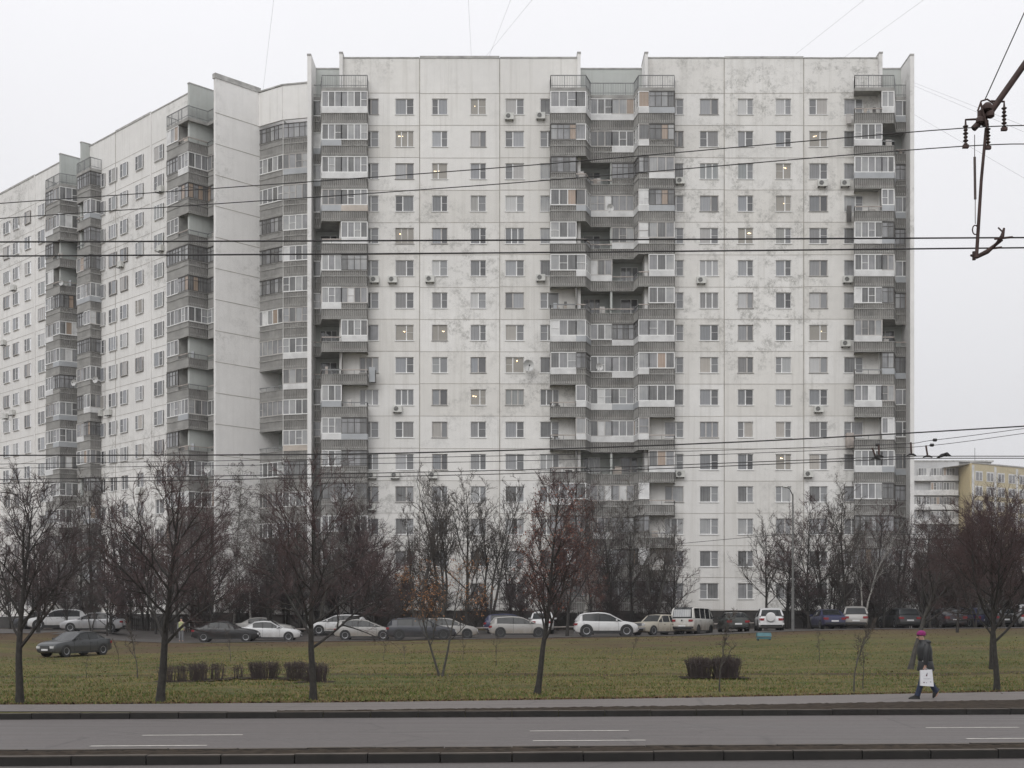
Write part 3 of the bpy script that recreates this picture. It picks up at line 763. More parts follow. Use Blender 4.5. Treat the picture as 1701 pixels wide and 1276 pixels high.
for x, y, wh, p in A1: ac(x, y, FM, .22, wh+', frontal block', bool(p))
A2 = [(266,314,'under the window column nearest the near balconies'),(266,412,'under the window column nearest the near balconies'),(200,439,'between two window columns'),(22,478,'near the left edge'),(5,569,'at the left edge'),(20,685,'near the left edge, right one of two'),(9,691,'at the left edge, left one of two'),(180,685,'right one of two beside far balconies'),(165,687,'left one of two beside far balconies'),(45,804,'near the left edge above the tree'),(10,813,'at the left edge above the tree'),(232,815,'beside the tree top')]
for x, y, wh in A2: ac(x, y, FW, .22, wh+', angled block')
def dishmesh():
    b = MB(); rings = []
    for k in range(6):
        r = .42*k/5+.01; rings.append([(r*math.cos(t*math.pi/10), -.18*(r/.42)**2+.0, r*math.sin(t*math.pi/10)) for t in range(20)])
    b.loft(rings, M['dish'], cap=False)
    b2 = MB(); b2.tube([(0, .02, -.1), (0, .2, -.25), (0, .3, -.45)], .025, 5, M['railgrey'])
    b2.tube([(0, -.15, -.38), (0, -.4, -.05)], .012, 4, M['railgrey']); b2.box(-.04, .04, -.46, -.38, -.08, .02, M['acdark'])
    return b.mesh('reflector', 40), b2.mesh('arm')
dm, da = dishmesh()
for x, y, D, s, lab in ((877, 608, 114.2, 1.15, 'large pale satellite dish by a window left of the central balconies'), (1013, 346, 114.2, .75, 'satellite dish on the central balconies, fourth row from the top'), (995, 610, 113.9, .75, 'satellite dish on the central balconies, halfway up'), (555, 828, 112.9, .75, 'satellite dish on the left balconies behind a tree'),
        (160, 631, 132.5, .8, 'right one of two satellite dishes between the far balcony stacks'), (124, 636, 137, .8, 'left one of two satellite dishes between the far balcony stacks'), (103, 470, 137.5, .7, 'satellite dish high on the farthest balcony stack'), (346, 779, 119.2, .9, 'satellite dish beside the blank end wall')):
    P = at(x, y, D-.3); t = thing('satellite_dish', lab, 'satellite dish', P, R(-25 if x < 500 else 15), 'satellite dishes'); t.scale = (s, s, s)
    link('reflector', dm, t); link('arm', da, t)
# ------------------------------------------------ far buildings at the right
def farblock(name, label, A, B, C_, zr, wallm, bandm, rows, pitch, balc):
    o3 = Vector((A.x, A.y, 2)); root = thing(name, label, 'apartment building', o3)
    b = MB()
    seg_box(b, A, B, 2, zr, .3, wallm); 
    if C_: seg_box(b, A, C_, 2, zr, .3, bandm)
    dpt = Vector((B.y-A.y, -(B.x-A.x), 0)).normalized()*-12
    for p, q in ((A, A+dpt), (B, B+dpt)):
        if not C_: seg_box(b, p, q, 2, zr, .2, wallm)
    b.quad([(A.x, A.y, zr-.1), (B.x, B.y, zr-.1), (B.x+dpt.x, B.y+dpt.y, zr-.1), (A.x+dpt.x, A.y+dpt.y, zr-.1)], M['cap'])
    seg_box(b, A, B, zr, zr+.25, .5, M['cap'])
    obj('wall', b, root, loc=-o3)
    d = (B-A); L = d.length; dn = d.normalized(); nn = Vector((dn.y, -dn.x, 0))
    for i in range(rows):
        z = zr-1.0-pitch*(i+1)
        if balc:
            g = MB(); seg_box(g, A+nn*.9+dn*.5, B+nn*.9-dn*.3, z, z+1.0, .12, M['pwhite']); seg_box(g, A+nn*.5, B+nn*.5, z-.1, z, 1.0, M['concrete'])
            pp = obj('balcony', g, root, loc=-o3); g = MB()
            x = .6
            while x < L-1.2:
                if rr.random() < .6: glazing(g, A+nn*.85+dn*x, A+nn*.85+dn*(x+2.2), z+1.0, z+2.5, 'W', rr)
                x += 2.5
            if g.v: obj('glazing', g, pp)
    if not balc:
        n = 0; xw = 1.2; j = 0
        while xw < L-1.5:
            for i in range(rows):
                z = zr-1.2-pitch*(i+1)+.9
                p = A+nn*.17+dn*xw; g = MB(); seg_box(g, p-dn*.2, p+dn*1.9, z-.15, z+1.75, .06, M['pwhite'])
                seg_box(g, p, p+dn*1.65, z, z+1.5, .1, M['ggrey']); seg_box(g, p+dn*.8, p+dn*.9, z, z+1.5, .13, M['fwhite'])  # lighter grey panes: haze over the far block put into the colour
                if n < 100: obj('window', g, root, loc=-o3); n += 1
            xw += 3.2; j += 1
        g = MB(); xw = .1
        while xw < L-1:
            seg_box(g, A+nn*.16+dn*(xw-.05), A+nn*.16+dn*(xw+.6), 3, zr-.3, .05, M['pwhite']) if j % 2 else None
            xw += 6.4; j += 2
        if g.v: obj('white_stripes', g, root, loc=-o3)
    return root
YW = wallmat('yellow_tiled_facade', (.52, .46, .32), .4); YD = wallmat('ochre_end', (.50, .42, .25), .2); GW = wallmat('far_white_facade', (.52, .52, .52), .2)
r1 = farblock('apartment_building', 'white far block with long balconies just right of the frontal block', Vector((77, 262, 0)), Vector((88.3, 262, 0)), None, 35.4, GW, GW, 11, 2.85, True)
r2 = farblock('apartment_building', 'yellow and white far block above trees at the right edge', Vector((88.4, 255, 0)), Vector((135, 283, 0)), Vector((88.4, 268, 0)), 34.2, YW, YD, 11, 2.85, False)
ph = MB(); ph.box(92, 99.5, 275, 283, 33.8, 37.0, M['concrete']); ph.box(91.6, 99.9, 274.6, 283.4, 37.0, 37.3, M['cap']); ph.box(103, 110, 282, 288, 33.8, 35.8, M['concrete'])
ph.tube([(97.5, 279, 37), (97.5, 279, 40.5)], .06, 4, M['railgrey'])
obj('lift_house', ph, r2, loc=-Vector((88.4, 255, 2)))
# ================================================================ trees
def rot_about(v, axis, a): return Matrix.Rotation(a, 3, axis) @ v
def gen_tree(seed, H, r0, lean=(0,0), base=.25, nl=14, spread=.36, ang=50, up=.35, nb=8, ntw=7, tws=4, trunkm='bark', limbm='bark', twigm='twig', leaves=0, leafm='leafr', droop=0, forks=1, wob=.04, topf=.25, rs=1.0, leafz=(0,1)):
    rr = random.Random(seed); tk = MB(); cr = MB(); lf = MB(); UP = Vector((0,0,1)); ends = []
    def poly(p, d, L, n, w, tr):
        pts = [p.copy()]; d = d.normalized(); p = p.copy()
        for i in range(n):
            d = (d+Vector((rr.gauss(0, w), rr.gauss(0, w), rr.gauss(0, w)))+UP*tr/n).normalized()
            p = p+d*(L/n); pts.append(p.copy())
        return pts
    def along(pts, t):
        q = t*(len(pts)-1); i = min(int(q), len(pts)-2); f = q-i
        return pts[i].lerp(pts[i+1], f), (pts[i+1]-pts[i]).normalized()
    for fk in range(forks):
        ln = Vector((lean[0], lean[1], 1))
        if forks > 1:
            a = 6.28*fk/forks+rr.uniform(-.5, .5); ln += Vector((math.cos(a), math.sin(a)*.8, 0))*rr.uniform(.1, .3)
        hh = H*(1 if fk == 0 else rr.uniform(.75, .98)); n = 12
        tp = poly(Vector((0, 0, -.15)) if forks == 1 else Vector((rr.uniform(-.15, .15), rr.uniform(-.15, .15), -.15)), ln, hh/ln.normalized().z, n, wob, .25)
        rt = [r0*(1.25 if i == 0 else 1)*(1-(i/n)**.9*.93) for i in range(n+1)]
        tk.tube(tp, rt, 9, M[trunkm], cap=False)
        for li in range(nl):
            t = base+(1-base)*((li+rr.random()*.8)/nl)*.96
            p, td = along(tp, t); az = li*2.4+rr.uniform(-.5, .5)
            A = R(ang*(1-.35*t)*rr.uniform(.8, 1.2)); side = Vector((math.cos(az), math.sin(az), 0))
            d = td*math.cos(A)+side*math.sin(A); k = (1-(t-base)/(1-base))
            L = hh*spread*(.25+.75*k**.8)*rr.uniform(.75, 1.2)+hh*.06
            lp = poly(p, d, L, 7, .10, up); r1 = max(.008, r0*(1-t)*.55*rr.uniform(.7, 1)+.006)
            tk.tube(lp, [r1*(1-.85*i/7) for i in range(8)], 5, M[limbm], cap=False)
            nbb = max(3, int(nb*L/(hh*spread)))
            for bi in range(nbb):
                t2 = .22+.78*(bi+rr.random())/nbb
                p2, d2 = along(lp, min(t2, .99)); ax = d2.orthogonal(); ax = rot_about(ax, d2, rr.uniform(0, 6.28))
                d3 = rot_about(d2, ax, R(rr.uniform(28, 55))); L2 = L*rr.uniform(.28, .5)*(1.15-t2*.6)
                bp = poly(p2, d3, L2, 4, .14, up*.7-droop*.5); r2 = r1*(1-.8*t2)*.6+.004*rs
                cr.tube(bp, [r2*(1-.7*i/4) for i in range(5)], 4, M[limbm if r2 > .012 else twigm], cap=False)
                for ti in range(ntw):
                    t3 = .12+.88*(ti+rr.random())/ntw; p3, d4 = along(bp, min(t3, .99))
                    ax = rot_about(d4.orthogonal(), d4, rr.uniform(0, 6.28)); d5 = rot_about(d4, ax, R(rr.uniform(22, 50)))
                    L3 = min(hh*.09, L2*rr.uniform(.35, .6)+.1); r3 = .0045*rs
                    tp3 = poly(p3, d5, L3, 3, .15, up*.5-droop)
                    cr.tube(tp3, [r3*1.3, r3*1.1, r3*.9, r3*.6], 3, M[twigm], cap=False)
                    ends.append(tp3[-1])
                    for si in range(tws):
                        p4, d6 = along(tp3, rr.random()); ax = rot_about(d6.orthogonal(), d6, rr.uniform(0, 6.28))
                        d7 = rot_about(d6, ax, R(rr.uniform(25, 55))); q = p4+d7*L3*rr.uniform(.3, .6)+UP*(-droop*.08)
                        cr.tube([p4, q], [r3*.8, r3*.5], 3, M[twigm], cap=False); ends.append(q)
    if leaves:
        k = lf.mi(M[leafm]); ends = [e for e in ends if leafz[0]*H <= e.z <= leafz[1]*H]
        for i in range(leaves):
            p = rr.choice(ends)+Vector((rr.gauss(0, .05), rr.gauss(0, .05), rr.gauss(0, .05)))*(rs*.8); s = rr.uniform(.018, .04)*(.6+.4*rs)
            a = Vector((rr.gauss(0,1), rr.gauss(0,1), rr.gauss(0,1))).normalized()*s; b = a.orthogonal().normalized()*s*.7
            b0 = len(lf.v); lf.v += [tuple(p-a), tuple(p-b), tuple(p+a), tuple(p+b)]; lf.f.append((b0, b0+1, b0+2, b0+3)); lf.m.append(k)
    return tk.mesh('trunk', 60), cr.mesh('crown'), (lf.mesh('leaves') if leaves else None)
def put_tree(arch, name, label, cat, P, rz=0, s=1, sz=None, group=None):
    t = thing(name, label, cat, P, rz, group); t.scale = (s, s, sz or s)
    link('trunk', arch[0], t); link('crown', arch[1], t)
    if arch[2]: link('leaves', arch[2], t)
    return t
def ground_at(x, y):
    D = 30.0
    while D < 112:
        X = (x-HX)/F*D
        if HY+(EYE-gz(X, D))/D*F <= y: break
        D += .1
    return Vector((X, D, gz(X, D)))
def gxy(x, D): X = (x-HX)/F*D; return Vector((X, D, gz(X, D)))
g1 = 'trees along the pavement'
def front(x, y, top, seed, label, **kw):
    P = ground_at(x, y); H = EYE+(HY-top)/F*P.y-P.z
    return put_tree(gen_tree(seed, H*.92, **kw), 'bare_tree', label, 'tree', P, 0, group=g1)
front(33, 1168, 785, 101, 'dark bare tree by the pavement at the left edge, trunk leaning right', r0=.105, lean=(.03, 0), base=.27, nl=18, spread=.42, ang=50, nb=9, ntw=6, tws=4, up=.5, twigm='twig')
front(266, 1166, 768, 102, 'bare dark tree by the pavement left of the long twig hedge, reddish twigs', r0=.115, lean=(.015, 0), base=.26, nl=20, spread=.46, ang=60, nb=9, ntw=6, tws=4, up=.5, twigm='twigred')
front(520, 1162, 765, 103, 'bare tree by the pavement before the twig hedges, pale mark on its trunk', r0=.10, lean=(-.03, 0), base=.25, nl=19, spread=.44, ang=60, nb=9, ntw=6, tws=4, up=.5, twigm='twigred')
front(891, 1152, 775, 104, 'slim leaning tree at mid slope with a few rusty leaves in its narrow crown', r0=.095, lean=(.075, 0), base=.25, nl=20, spread=.30, ang=46, nb=9, ntw=8, tws=4, up=.7, twigm='twigred', leaves=1500, leafm='leafr', leafz=(.35, 1))
front(1656, 1146, 838, 105, 'bare bushy tree by the pavement behind the walker, near the right edge', r0=.10, lean=(-.03, 0), base=.3, nl=24, spread=.52, ang=55, nb=11, ntw=8, tws=5, up=.5, twigm='twigred')
P = ground_at(1648, 1112); put_tree(gen_tree(106, 6.6, r0=.11, lean=(-.02, 0), base=.25, nl=20, spread=.42, nb=10, ntw=7, tws=4, up=.5), 'bare_tree', 'thinner bare tree just behind the one nearest the right edge', 'tree', P)
P = ground_at(1511, 1112); put_tree(gen_tree(107, 5.6, r0=.12, lean=(.28, 0), base=.32, nl=20, spread=.5, nb=10, ntw=7, tws=4, up=.3, trunkm='barkgrey'), 'bare_tree', 'crooked tree leaning right behind the walker with the magenta hat', 'tree', P)
# sapling with orange leaves
P = ground_at(728, 1123)
tk = gen_tree(108, 4.3, r0=.05, forks=2, base=.32, nl=9, spread=.42, ang=45, nb=7, ntw=6, tws=3, leaves=1150, leafm='leafo', leafz=(.36, 1), rs=1.0, trunkm='barkgrey', limbm='barkgrey', twigm='twigbr')
put_tree(tk, 'young_tree', 'young two stemmed tree keeping sparse orange leaves, on the slope before the dark estate car', 'young tree', P)
sap = [gen_tree(120+i, 1.9, r0=.022, base=.4, nl=6, spread=.2, ang=35, nb=3, ntw=3, tws=2, trunkm='barkgrey', limbm='barkgrey', twigm='twigbr', wob=.06) for i in range(3)]
SP = [(1196, 1151, 1.25, 'thin staked sapling in front of the wide trimmed hedge'), (1419, 1150, 1.2, 'thin leaning sapling near the pavement right of the wide hedge'), (1433, 1145, .9, 'small stick like sapling close to a taller one, right of the wide hedge'), (228, 1126, 1.15, 'thin dark sapling left of the long twig hedge'), (197, 1104, .7, 'small sapling on the upper slope at left'), (144, 1127, .5, 'tiny sapling below the dark sedan on the grass'), (637, 1096, .6, 'small sapling with a soil ring below the pale hatchback'), (674, 1107, .55, 'very small sapling below the dark estate car'), (769, 1096, .65, 'small sapling below the gap between estate car and silver hatchback'), (825, 1105, .7, 'small sapling below the silver hatchback'), (1048, 1095, .6, 'small green stemmed sapling below the white crossover'), (1361, 1101, .75, 'small sapling below the dark blue sedan'), (382, 1098, .8, 'small forked sapling below the black saloon')]
for i, (x, y, s, l) in enumerate(SP):
    put_tree(sap[i % 3], 'sapling', l, 'sapling', ground_at(x, y), i*1.3, s, group='saplings on the slope')
# background trees: archetypes, then copies
AR = {
 'a': gen_tree(201, 11, .15, base=.22, nl=18, spread=.34, ang=42, nb=8, ntw=6, tws=3, up=.6, rs=2.1, forks=1, twigm='twigbr', limbm='barkgrey'),
 'b': gen_tree(202, 11.5, .13, base=.3, nl=12, spread=.28, ang=38, nb=7, ntw=5, tws=3, up=.7, rs=2.1, forks=3, twigm='twigbr', trunkm='barkgrey', limbm='barkgrey', wob=.06),
 'c': gen_tree(203, 9, .12, base=.12, nl=20, spread=.42, ang=52, nb=8, ntw=6, tws=3, up=.5, rs=2.2, twigm='twigred'),
 'd': gen_tree(204, 10, .12, base=.15, nl=12, spread=.36, ang=45, nb=8, ntw=5, tws=3, up=.5, rs=2.2, forks=2, twigm='twig'),
 'birch': gen_tree(205, 13, .11, base=.3, nl=22, spread=.22, ang=40, nb=7, ntw=6, tws=3, up=.2, droop=.9, rs=2.0, trunkm='birch', limbm='birch', twigm='twigbr'),
 'birch2': gen_tree(206, 13, .12, base=.25, nl=13, spread=.24, ang=34, nb=6, ntw=5, tws=3, up=.5, droop=.35, rs=1.9, forks=2, trunkm='birch', limbm='birch', twigm='twigbr', wob=.07),
 'rust': gen_tree(207, 11.5, .14, base=.15, nl=18, spread=.30, ang=40, nb=8, ntw=5, tws=3, up=.6, rs=1.9, leaves=4200, leafm='leafr', twigm='twigred'),
 'bush': gen_tree(208, 4.2, .05, base=.08, nl=10, spread=.5, ang=45, nb=7, ntw=6, tws=3, forks=4, up=.4, rs=2.0, twigm='twig', limbm='barkgrey'),
}
AH = dict(a=11, b=11.5, c=9, d=10, birch=13, birch2=13, rust=11.5, bush=4.2)
BT = [ # arch, x, D, top y, label
 ('c', -20, 88, 850, 'bare tree cut by the left edge, behind the pavement tree'), ('d', 62, 92, 850, 'brown tree between the left pavement tree and the white cars'), ('c', 110, 108, 855, 'dense dark tree behind the silver saloon at far left'), ('a', 150, 110, 790, 'tall bare tree above the silver saloon at far left'),
 ('c', 178, 96, 940, 'short bare tree just behind the dark sedan on the grass'), ('d', 205, 109, 800, 'tall bare tree left of the reddish pavement tree, against the angled block'), ('b', 240, 111, 820, 'multi stemmed tree against the angled block, behind the pavement tree'), ('c', 318, 108, 830, 'bare tree above the person in the yellow vest'),
 ('birch', 352, 106, 800, 'slender birch left of the blank end wall'), ('birch', 388, 108, 757, 'tall drooping birch in front of the blank end wall'), ('birch', 418, 104, 790, 'drooping birch with white trunk before the corner loggias'), ('c', 452, 107, 860, 'bare tree behind the white sedan, before the corner loggias'),
 ('d', 482, 110, 830, 'bare tree behind the white sedan at the foot of the thin end fin'), ('birch2', 545, 109, 765, 'pale forked birch before the left balcony stack'), ('c', 585, 107, 850, 'bare tree above the white minivan'), ('d', 612, 108, 800, 'bare tree just right of the left balcony stack'),
 ('c', 655, 106, 905, 'dense short tree behind the dark estate car'), ('b', 692, 104, 795, 'three stemmed tree before the second window column'), ('b', 738, 105, 765, 'tall multi stemmed tree before the third window column'), ('a', 775, 104, 790, 'tall tree with straight trunk right of the orange leaved sapling'), ('b', 812, 105, 785, 'spreading multi stemmed tree above the silver hatchback'), ('d', 848, 107, 870, 'small bare tree behind the silver hatchback'),
 ('rust', 942, 98, 800, 'tall tree keeping many rusty brown leaves before the central balconies'), ('rust', 985, 100, 900, 'shorter rusty leaved tree above the white crossover'), ('birch2', 968, 108, 745, 'white forked birch before the central balconies'), ('d', 1018, 106, 830, 'bare tree above the white crossover, right of the rusty trees'), ('a', 1048, 107, 840, 'straight bare tree above the beige classic sedan'), ('b', 1088, 105, 850, 'multi stemmed bare tree left of the white van'), ('c', 1122, 107, 900, 'bare tree with wide low twigs above the white van'),
 ('a', 1272, 104, 855, 'bare tree just behind the white off roader with a spare wheel'), ('d', 1305, 106, 850, 'bare tree between the white off roader and the lamp post'), ('c', 1345, 100, 830, 'dark bare tree just right of the lamp post'), ('b', 1372, 104, 840, 'multi stemmed tree above the dark blue sedan'), ('a', 1402, 100, 800, 'tall bare tree before the right hand balconies'), ('birch2', 1432, 99, 815, 'leaning pale birch above the dirty crossover'), ('c', 1462, 106, 840, 'bare tree between the dirty crossover and the grey sedan'), ('d', 1492, 103, 830, 'bare tree at the right corner of the frontal block'),
 ('c', 1545, 96, 872, 'bare tree just right of the frontal block'), ('d', 1572, 110, 850, 'greenish twigged tree right of the frontal block'), ('b', 1602, 105, 858, 'multi stemmed tree before the white far block'), ('a', 1632, 99, 850, 'tall bare tree before the yellow far block'), ('c', 1668, 93, 868, 'dense tree below the yellow far block'), ('d', 1700, 100, 845, 'bare tree cut by the right edge'), ('c', 1590, 84, 880, 'low bushy tree behind the walker, right of the leaning trunk'),
]
for i, (k, x, D, top, lab) in enumerate(BT):
    P = gxy(x, D); H = (EYE+(HY-top)/F*D-P.z)*.93; s = H/AH[k]
    wd = 1.12 if k in 'acd' else 1.0
    put_tree(AR[k], 'birch_tree' if k.startswith('birch') else 'bare_tree', lab, 'tree', P, i*1.9, s*wd, s, 'trees in front of the blocks')
THK = [('left', -15, 330, 17), ('middle', 340, 660, 13), ('right', 1525, 1715, 13), ('corner', 990, 1130, 2), ('lamp', 1330, 1500, 4)]
TL = dict(left='one of the dense brown thicket trees behind the cars at far left', middle='one of the dense brown thicket trees before the left balconies, behind the pale cars',
 right='one of the dense brown thicket trees behind the walker, right of the frontal block', corner='one of the slim trees crowded before the central balconies', lamp='one of the brown trees crowded between lamp post and the right balconies')
rt = random.Random(909)
for key_, xa, xb, n_ in THK:
    for i in range(n_):
        x = xa+(xb-xa)*(i+rt.uniform(.1, .9))/n_; D = rt.uniform(98.5, 111); top = rt.uniform(850, 975) if key_ in ('left', 'middle') else rt.uniform(860, 965)
        k = rt.choice('ccddab'); P = gxy(x, D); H = EYE+(HY-top)/F*D-P.z; s = H/AH[k]
        put_tree(AR[k], 'bare_tree', TL[key_], 'tree', P, rt.uniform(0, 6.28), s*1.15, s, 'thicket trees, '+key_)
# undergrowth along the blocks: shrubs
rg = random.Random(77)
BU = [(140, 'left end of the frontage'), (215, 'below the tall bare tree at left'), (345, 'right of the person in the yellow vest'), (395, 'below the birches'), (440, 'behind the white sedan'), (500, 'left of the white minivan'), (620, 'behind the pale hatchback'), (668, 'behind the dark estate car'), (720, 'behind the orange leaved sapling'), (790, 'behind the beige hatchback'), (870, 'left of the middle leaning tree'), (925, 'left of the white crossover'), (1010, 'behind the white crossover'), (1085, 'left of the white van'), (1335, 'right of the lamp post'), (1385, 'between the two rear facing cars'), (1450, 'left of the grey sedan at right'), (1530, 'right of the frontal block'), (1565, 'right of the walker'), (1615, 'below the white far block'), (1660, 'below the yellow far block'), (1695, 'at the right edge')]
for i, (x, l) in enumerate(BU):
    D = rg.uniform(104, 111); s = rg.uniform(.75, 1.15)
    put_tree(AR['bush'], 'shrub', 'bare brown shrub along the frontage, '+l, 'shrub', gxy(x, D), i*2.1, s*1.2, s, 'shrubs along the frontage')
# distant wood at the right and left horizons
fw = MB(); k = fw.mi(M['twig'])
for i in range(9000):
    X = rg.uniform(40, 150) if rg.random() < .8 else rg.uniform(-260, -110); Y = rg.uniform(150, 235)
    if X < 0: Y += 60
    z = 2+rg.random()**.7*rg.uniform(6, 11); a = rg.uniform(-.6, .6); L = rg.uniform(.6, 2.0)
    p = Vector((X, Y, z)); q = p+Vector((a*L, rg.uniform(-.3, .3), L))
    b0 = len(fw.v); fw.v += [(p.x-.05, p.y, p.z), (p.x+.05, p.y, p.z), (q.x, q.y, q.z)]; fw.f.append((b0, b0+1, b0+2)); fw.m.append(k)
for i in range(160):
    X = rg.uniform(40, 150); Y = rg.uniform(150, 235); fw.tube([(X, Y, 1.9), (X+rg.uniform(-1, 1), Y, rg.uniform(8, 12))], [.14, .03], 4, M['bark'])
o = obj('distant_wood', fw); o['kind'] = 'stuff'; tag(o, 'hazy brown mass of bare trees below the far blocks', 'wood')
# ---------------------------------------------------------------- trimmed hedges
def hedge(x0, x1, ybase, ytop, label, seed, depth=1.0, dens=.8, group=None, leafy=False):
    rr = random.Random(seed); P = ground_at((x0+x1)/2, ybase); D = P.y; s = D/F
    W = (x1-x0)*s; H = (ybase-ytop)*s; n = int(W*230*dens*max(.6, depth)); b = MB()
    for i in range(n):
        cx = rr.uniform(-.42, .42)*W; cy = rr.uniform(0, depth)
        q = Vector((cx*.9, cy, -.05)); h = H*rr.choice((rr.uniform(.72, 1.0), rr.uniform(.88, 1.04), rr.uniform(.9, 1.14)))*(1-.12*(abs(cx)/(W/2))**3)
        tx = cx*1.12+rr.gauss(0, .05); mid = Vector(((cx*.9+tx)/2+rr.gauss(0, .03), cy+rr.gauss(0, .03), h*.5)); e = Vector((tx, cy+rr.gauss(0, .05), h))
        b.tube([q, mid, e], [.011, .008, .005], 3, M['twig' if rr.random() < .6 else 'twigbr'], cap=False)
        for k_ in range(3):
            t = rr.uniform(.35, .95); p = mid.lerp(e, (t-.3)/.7) if t > .3 else mid
            b.tube([p, p+Vector((rr.gauss(0, .09), rr.gauss(0, .09), rr.uniform(.04, .14)*(1-t*.6)))], [.005, .003], 3, M['twig'], cap=False)
    o = obj('hedge', b, loc=P); tag(o, label, 'hedge', group)
    sb = MB(); Z = lambda x, y: gz(P.x+x, P.y+y)-P.z+.015
    k_ = sb.mi(M['soil']); N_ = 22; W2 = W/2+.25
    for j in range(4):
        for i in range(N_):
            xa = -W2+2*W2*i/N_; xb = -W2+2*W2*(i+1)/N_; ya = -.3+(depth+.5)*j/4; yb = -.3+(depth+.5)*(j+1)/4
            sb.quad([(xa, ya, Z(xa, ya)), (xb, ya, Z(xb, ya)), (xb, yb, Z(xb, yb)), (xa, yb, Z(xa, yb))], M['soil'])
    struct(obj('soil_bed', sb, loc=P))
HG = 'trimmed bare hedges on the slope'
for a in ((259, 286, 1134, 1106, 'low bare hedge clump at the trunk of the reddish pavement tree'), (287, 309, 1133, 1105, 'sparse bare hedge clump, second from the left'), (310, 341, 1132, 1102, 'middle bare hedge clump of the left row'), (345, 368, 1130, 1102, 'narrow dark hedge clump at the right of the left row'), (387, 399, 1127, 1104, 'thin little hedge tuft alone between two hedge rows'), (409, 463, 1128, 1100, 'wide bare hedge left of the tree with the pale mark'), (469, 508, 1129, 1100, 'dark hedge clump partly behind the tree with the pale mark'), (502, 543, 1134, 1103, 'front hedge clump wrapped around the foot of the tree with the pale mark')):
    hedge(*a, seed=int(a[0]), depth=.7, dens=.55 if a[1]-a[0] < 30 else 1, group=HG)
hedge(1143, 1186, 1127, 1093, 'left half of the wide square trimmed hedge on the right slope', 61, .9, 1.5, HG); hedge(1184, 1234, 1127, 1092, 'right half of the wide square trimmed hedge on the right slope', 62, .9, 1.5, HG)
# ================================================================ cars
PT = dict(white=paint('white_car_paint', (.54, .54, .54), .6), whitevan=paint('dirty_white_van_paint', (.52, .51, .48), 1.0, (.22, .17, .12), top=1.15),
 silver=paint('silver_car_paint', (.33, .33, .34), .5, metal=.3), beige=paint('cream_car_paint', (.38, .35, .29), .8), black=paint('black_car_paint', (.007, .007, .008), .35, (.05, .045, .04)),
 dark=paint('dark_blue_grey_car_paint', (.020, .022, .030), .5, (.08, .07, .06)), grey=paint('dark_grey_car_paint', (.035, .038, .040), .5, (.09, .08, .065)), green=paint('grey_green_car_paint', (.030, .036, .033), .6, (.09, .08, .065)),
 champagne=paint('dirty_silver_car_paint', (.29, .28, .265), .9, (.2, .165, .13)), blue=paint('navy_car_paint', (.022, .026, .07), .5, (.07, .06, .06)))
KINDS = {
 # L, W, H, bodytop[(f, z)], greenhouse [(f, z)], belt, wheel r, pillars
 'sedan': (4.6, 1.78, 1.45, [(0,.60),(.01,.88),(.03,.97),(.17,1.01),(.30,.97),(.68,.95),(.72,.95),(.90,.85),(.96,.76),(.99,.66),(1,.52)], [(.14,1.0),(.28,1.39),(.37,1.44),(.46,1.45),(.54,1.41),(.71,.95)], .95, .32, (.25,.41,.56)),
 'hatch': (4.35, 1.80, 1.50, [(0,.55),(.01,.88),(.04,1.0),(.2,1.0),(.70,.98),(.78,.97),(.93,.84),(.985,.70),(1,.55)], [(.02,1.0),(.09,1.42),(.18,1.46),(.36,1.50),(.50,1.47),(.57,1.40),(.77,.98)], .99, .345, (.125,.40,.59)),
 'suv': (4.4, 1.84, 1.66, [(0,.60),(.01,.95),(.04,1.08),(.2,1.07),(.70,1.05),(.77,1.04),(.93,.93),(.985,.80),(1,.60)], [(.02,1.08),(.08,1.50),(.16,1.60),(.36,1.66),(.48,1.63),(.56,1.54),(.75,1.05)], 1.06, .375, (.115,.38,.57)),
 'wagon': (4.85, 1.86, 1.50, [(0,.58),(.01,.90),(.04,.98),(.2,.97),(.70,.95),(.76,.94),(.93,.80),(.985,.68),(1,.55)], [(.015,.97),(.085,1.38),(.16,1.47),(.36,1.50),(.52,1.47),(.58,1.41),(.745,.95)], .95, .34, (.16,.38,.58)),
 'van': (4.6, 1.85, 1.96, [(0,.70),(.005,1.05),(.02,1.15),(.2,1.16),(.85,1.14),(.93,1.08),(.98,.95),(1,.62)], [(.01,1.15),(.045,1.82),(.10,1.94),(.4,1.96),(.75,1.94),(.81,1.86),(.93,1.12)], 1.14, .33, (.07,.33,.56,.78)),
 'classic': (4.7, 1.78, 1.49, [(0,.55),(.01,.86),(.04,.94),(.22,.98),(.30,.97),(.70,.96),(.74,.96),(.95,.90),(.99,.84),(1,.60)], [(.16,.97),(.25,1.42),(.33,1.48),(.53,1.49),(.60,1.43),(.70,.96)], .96, .33, (.26,.43,.60)),
}
CACHE = {}
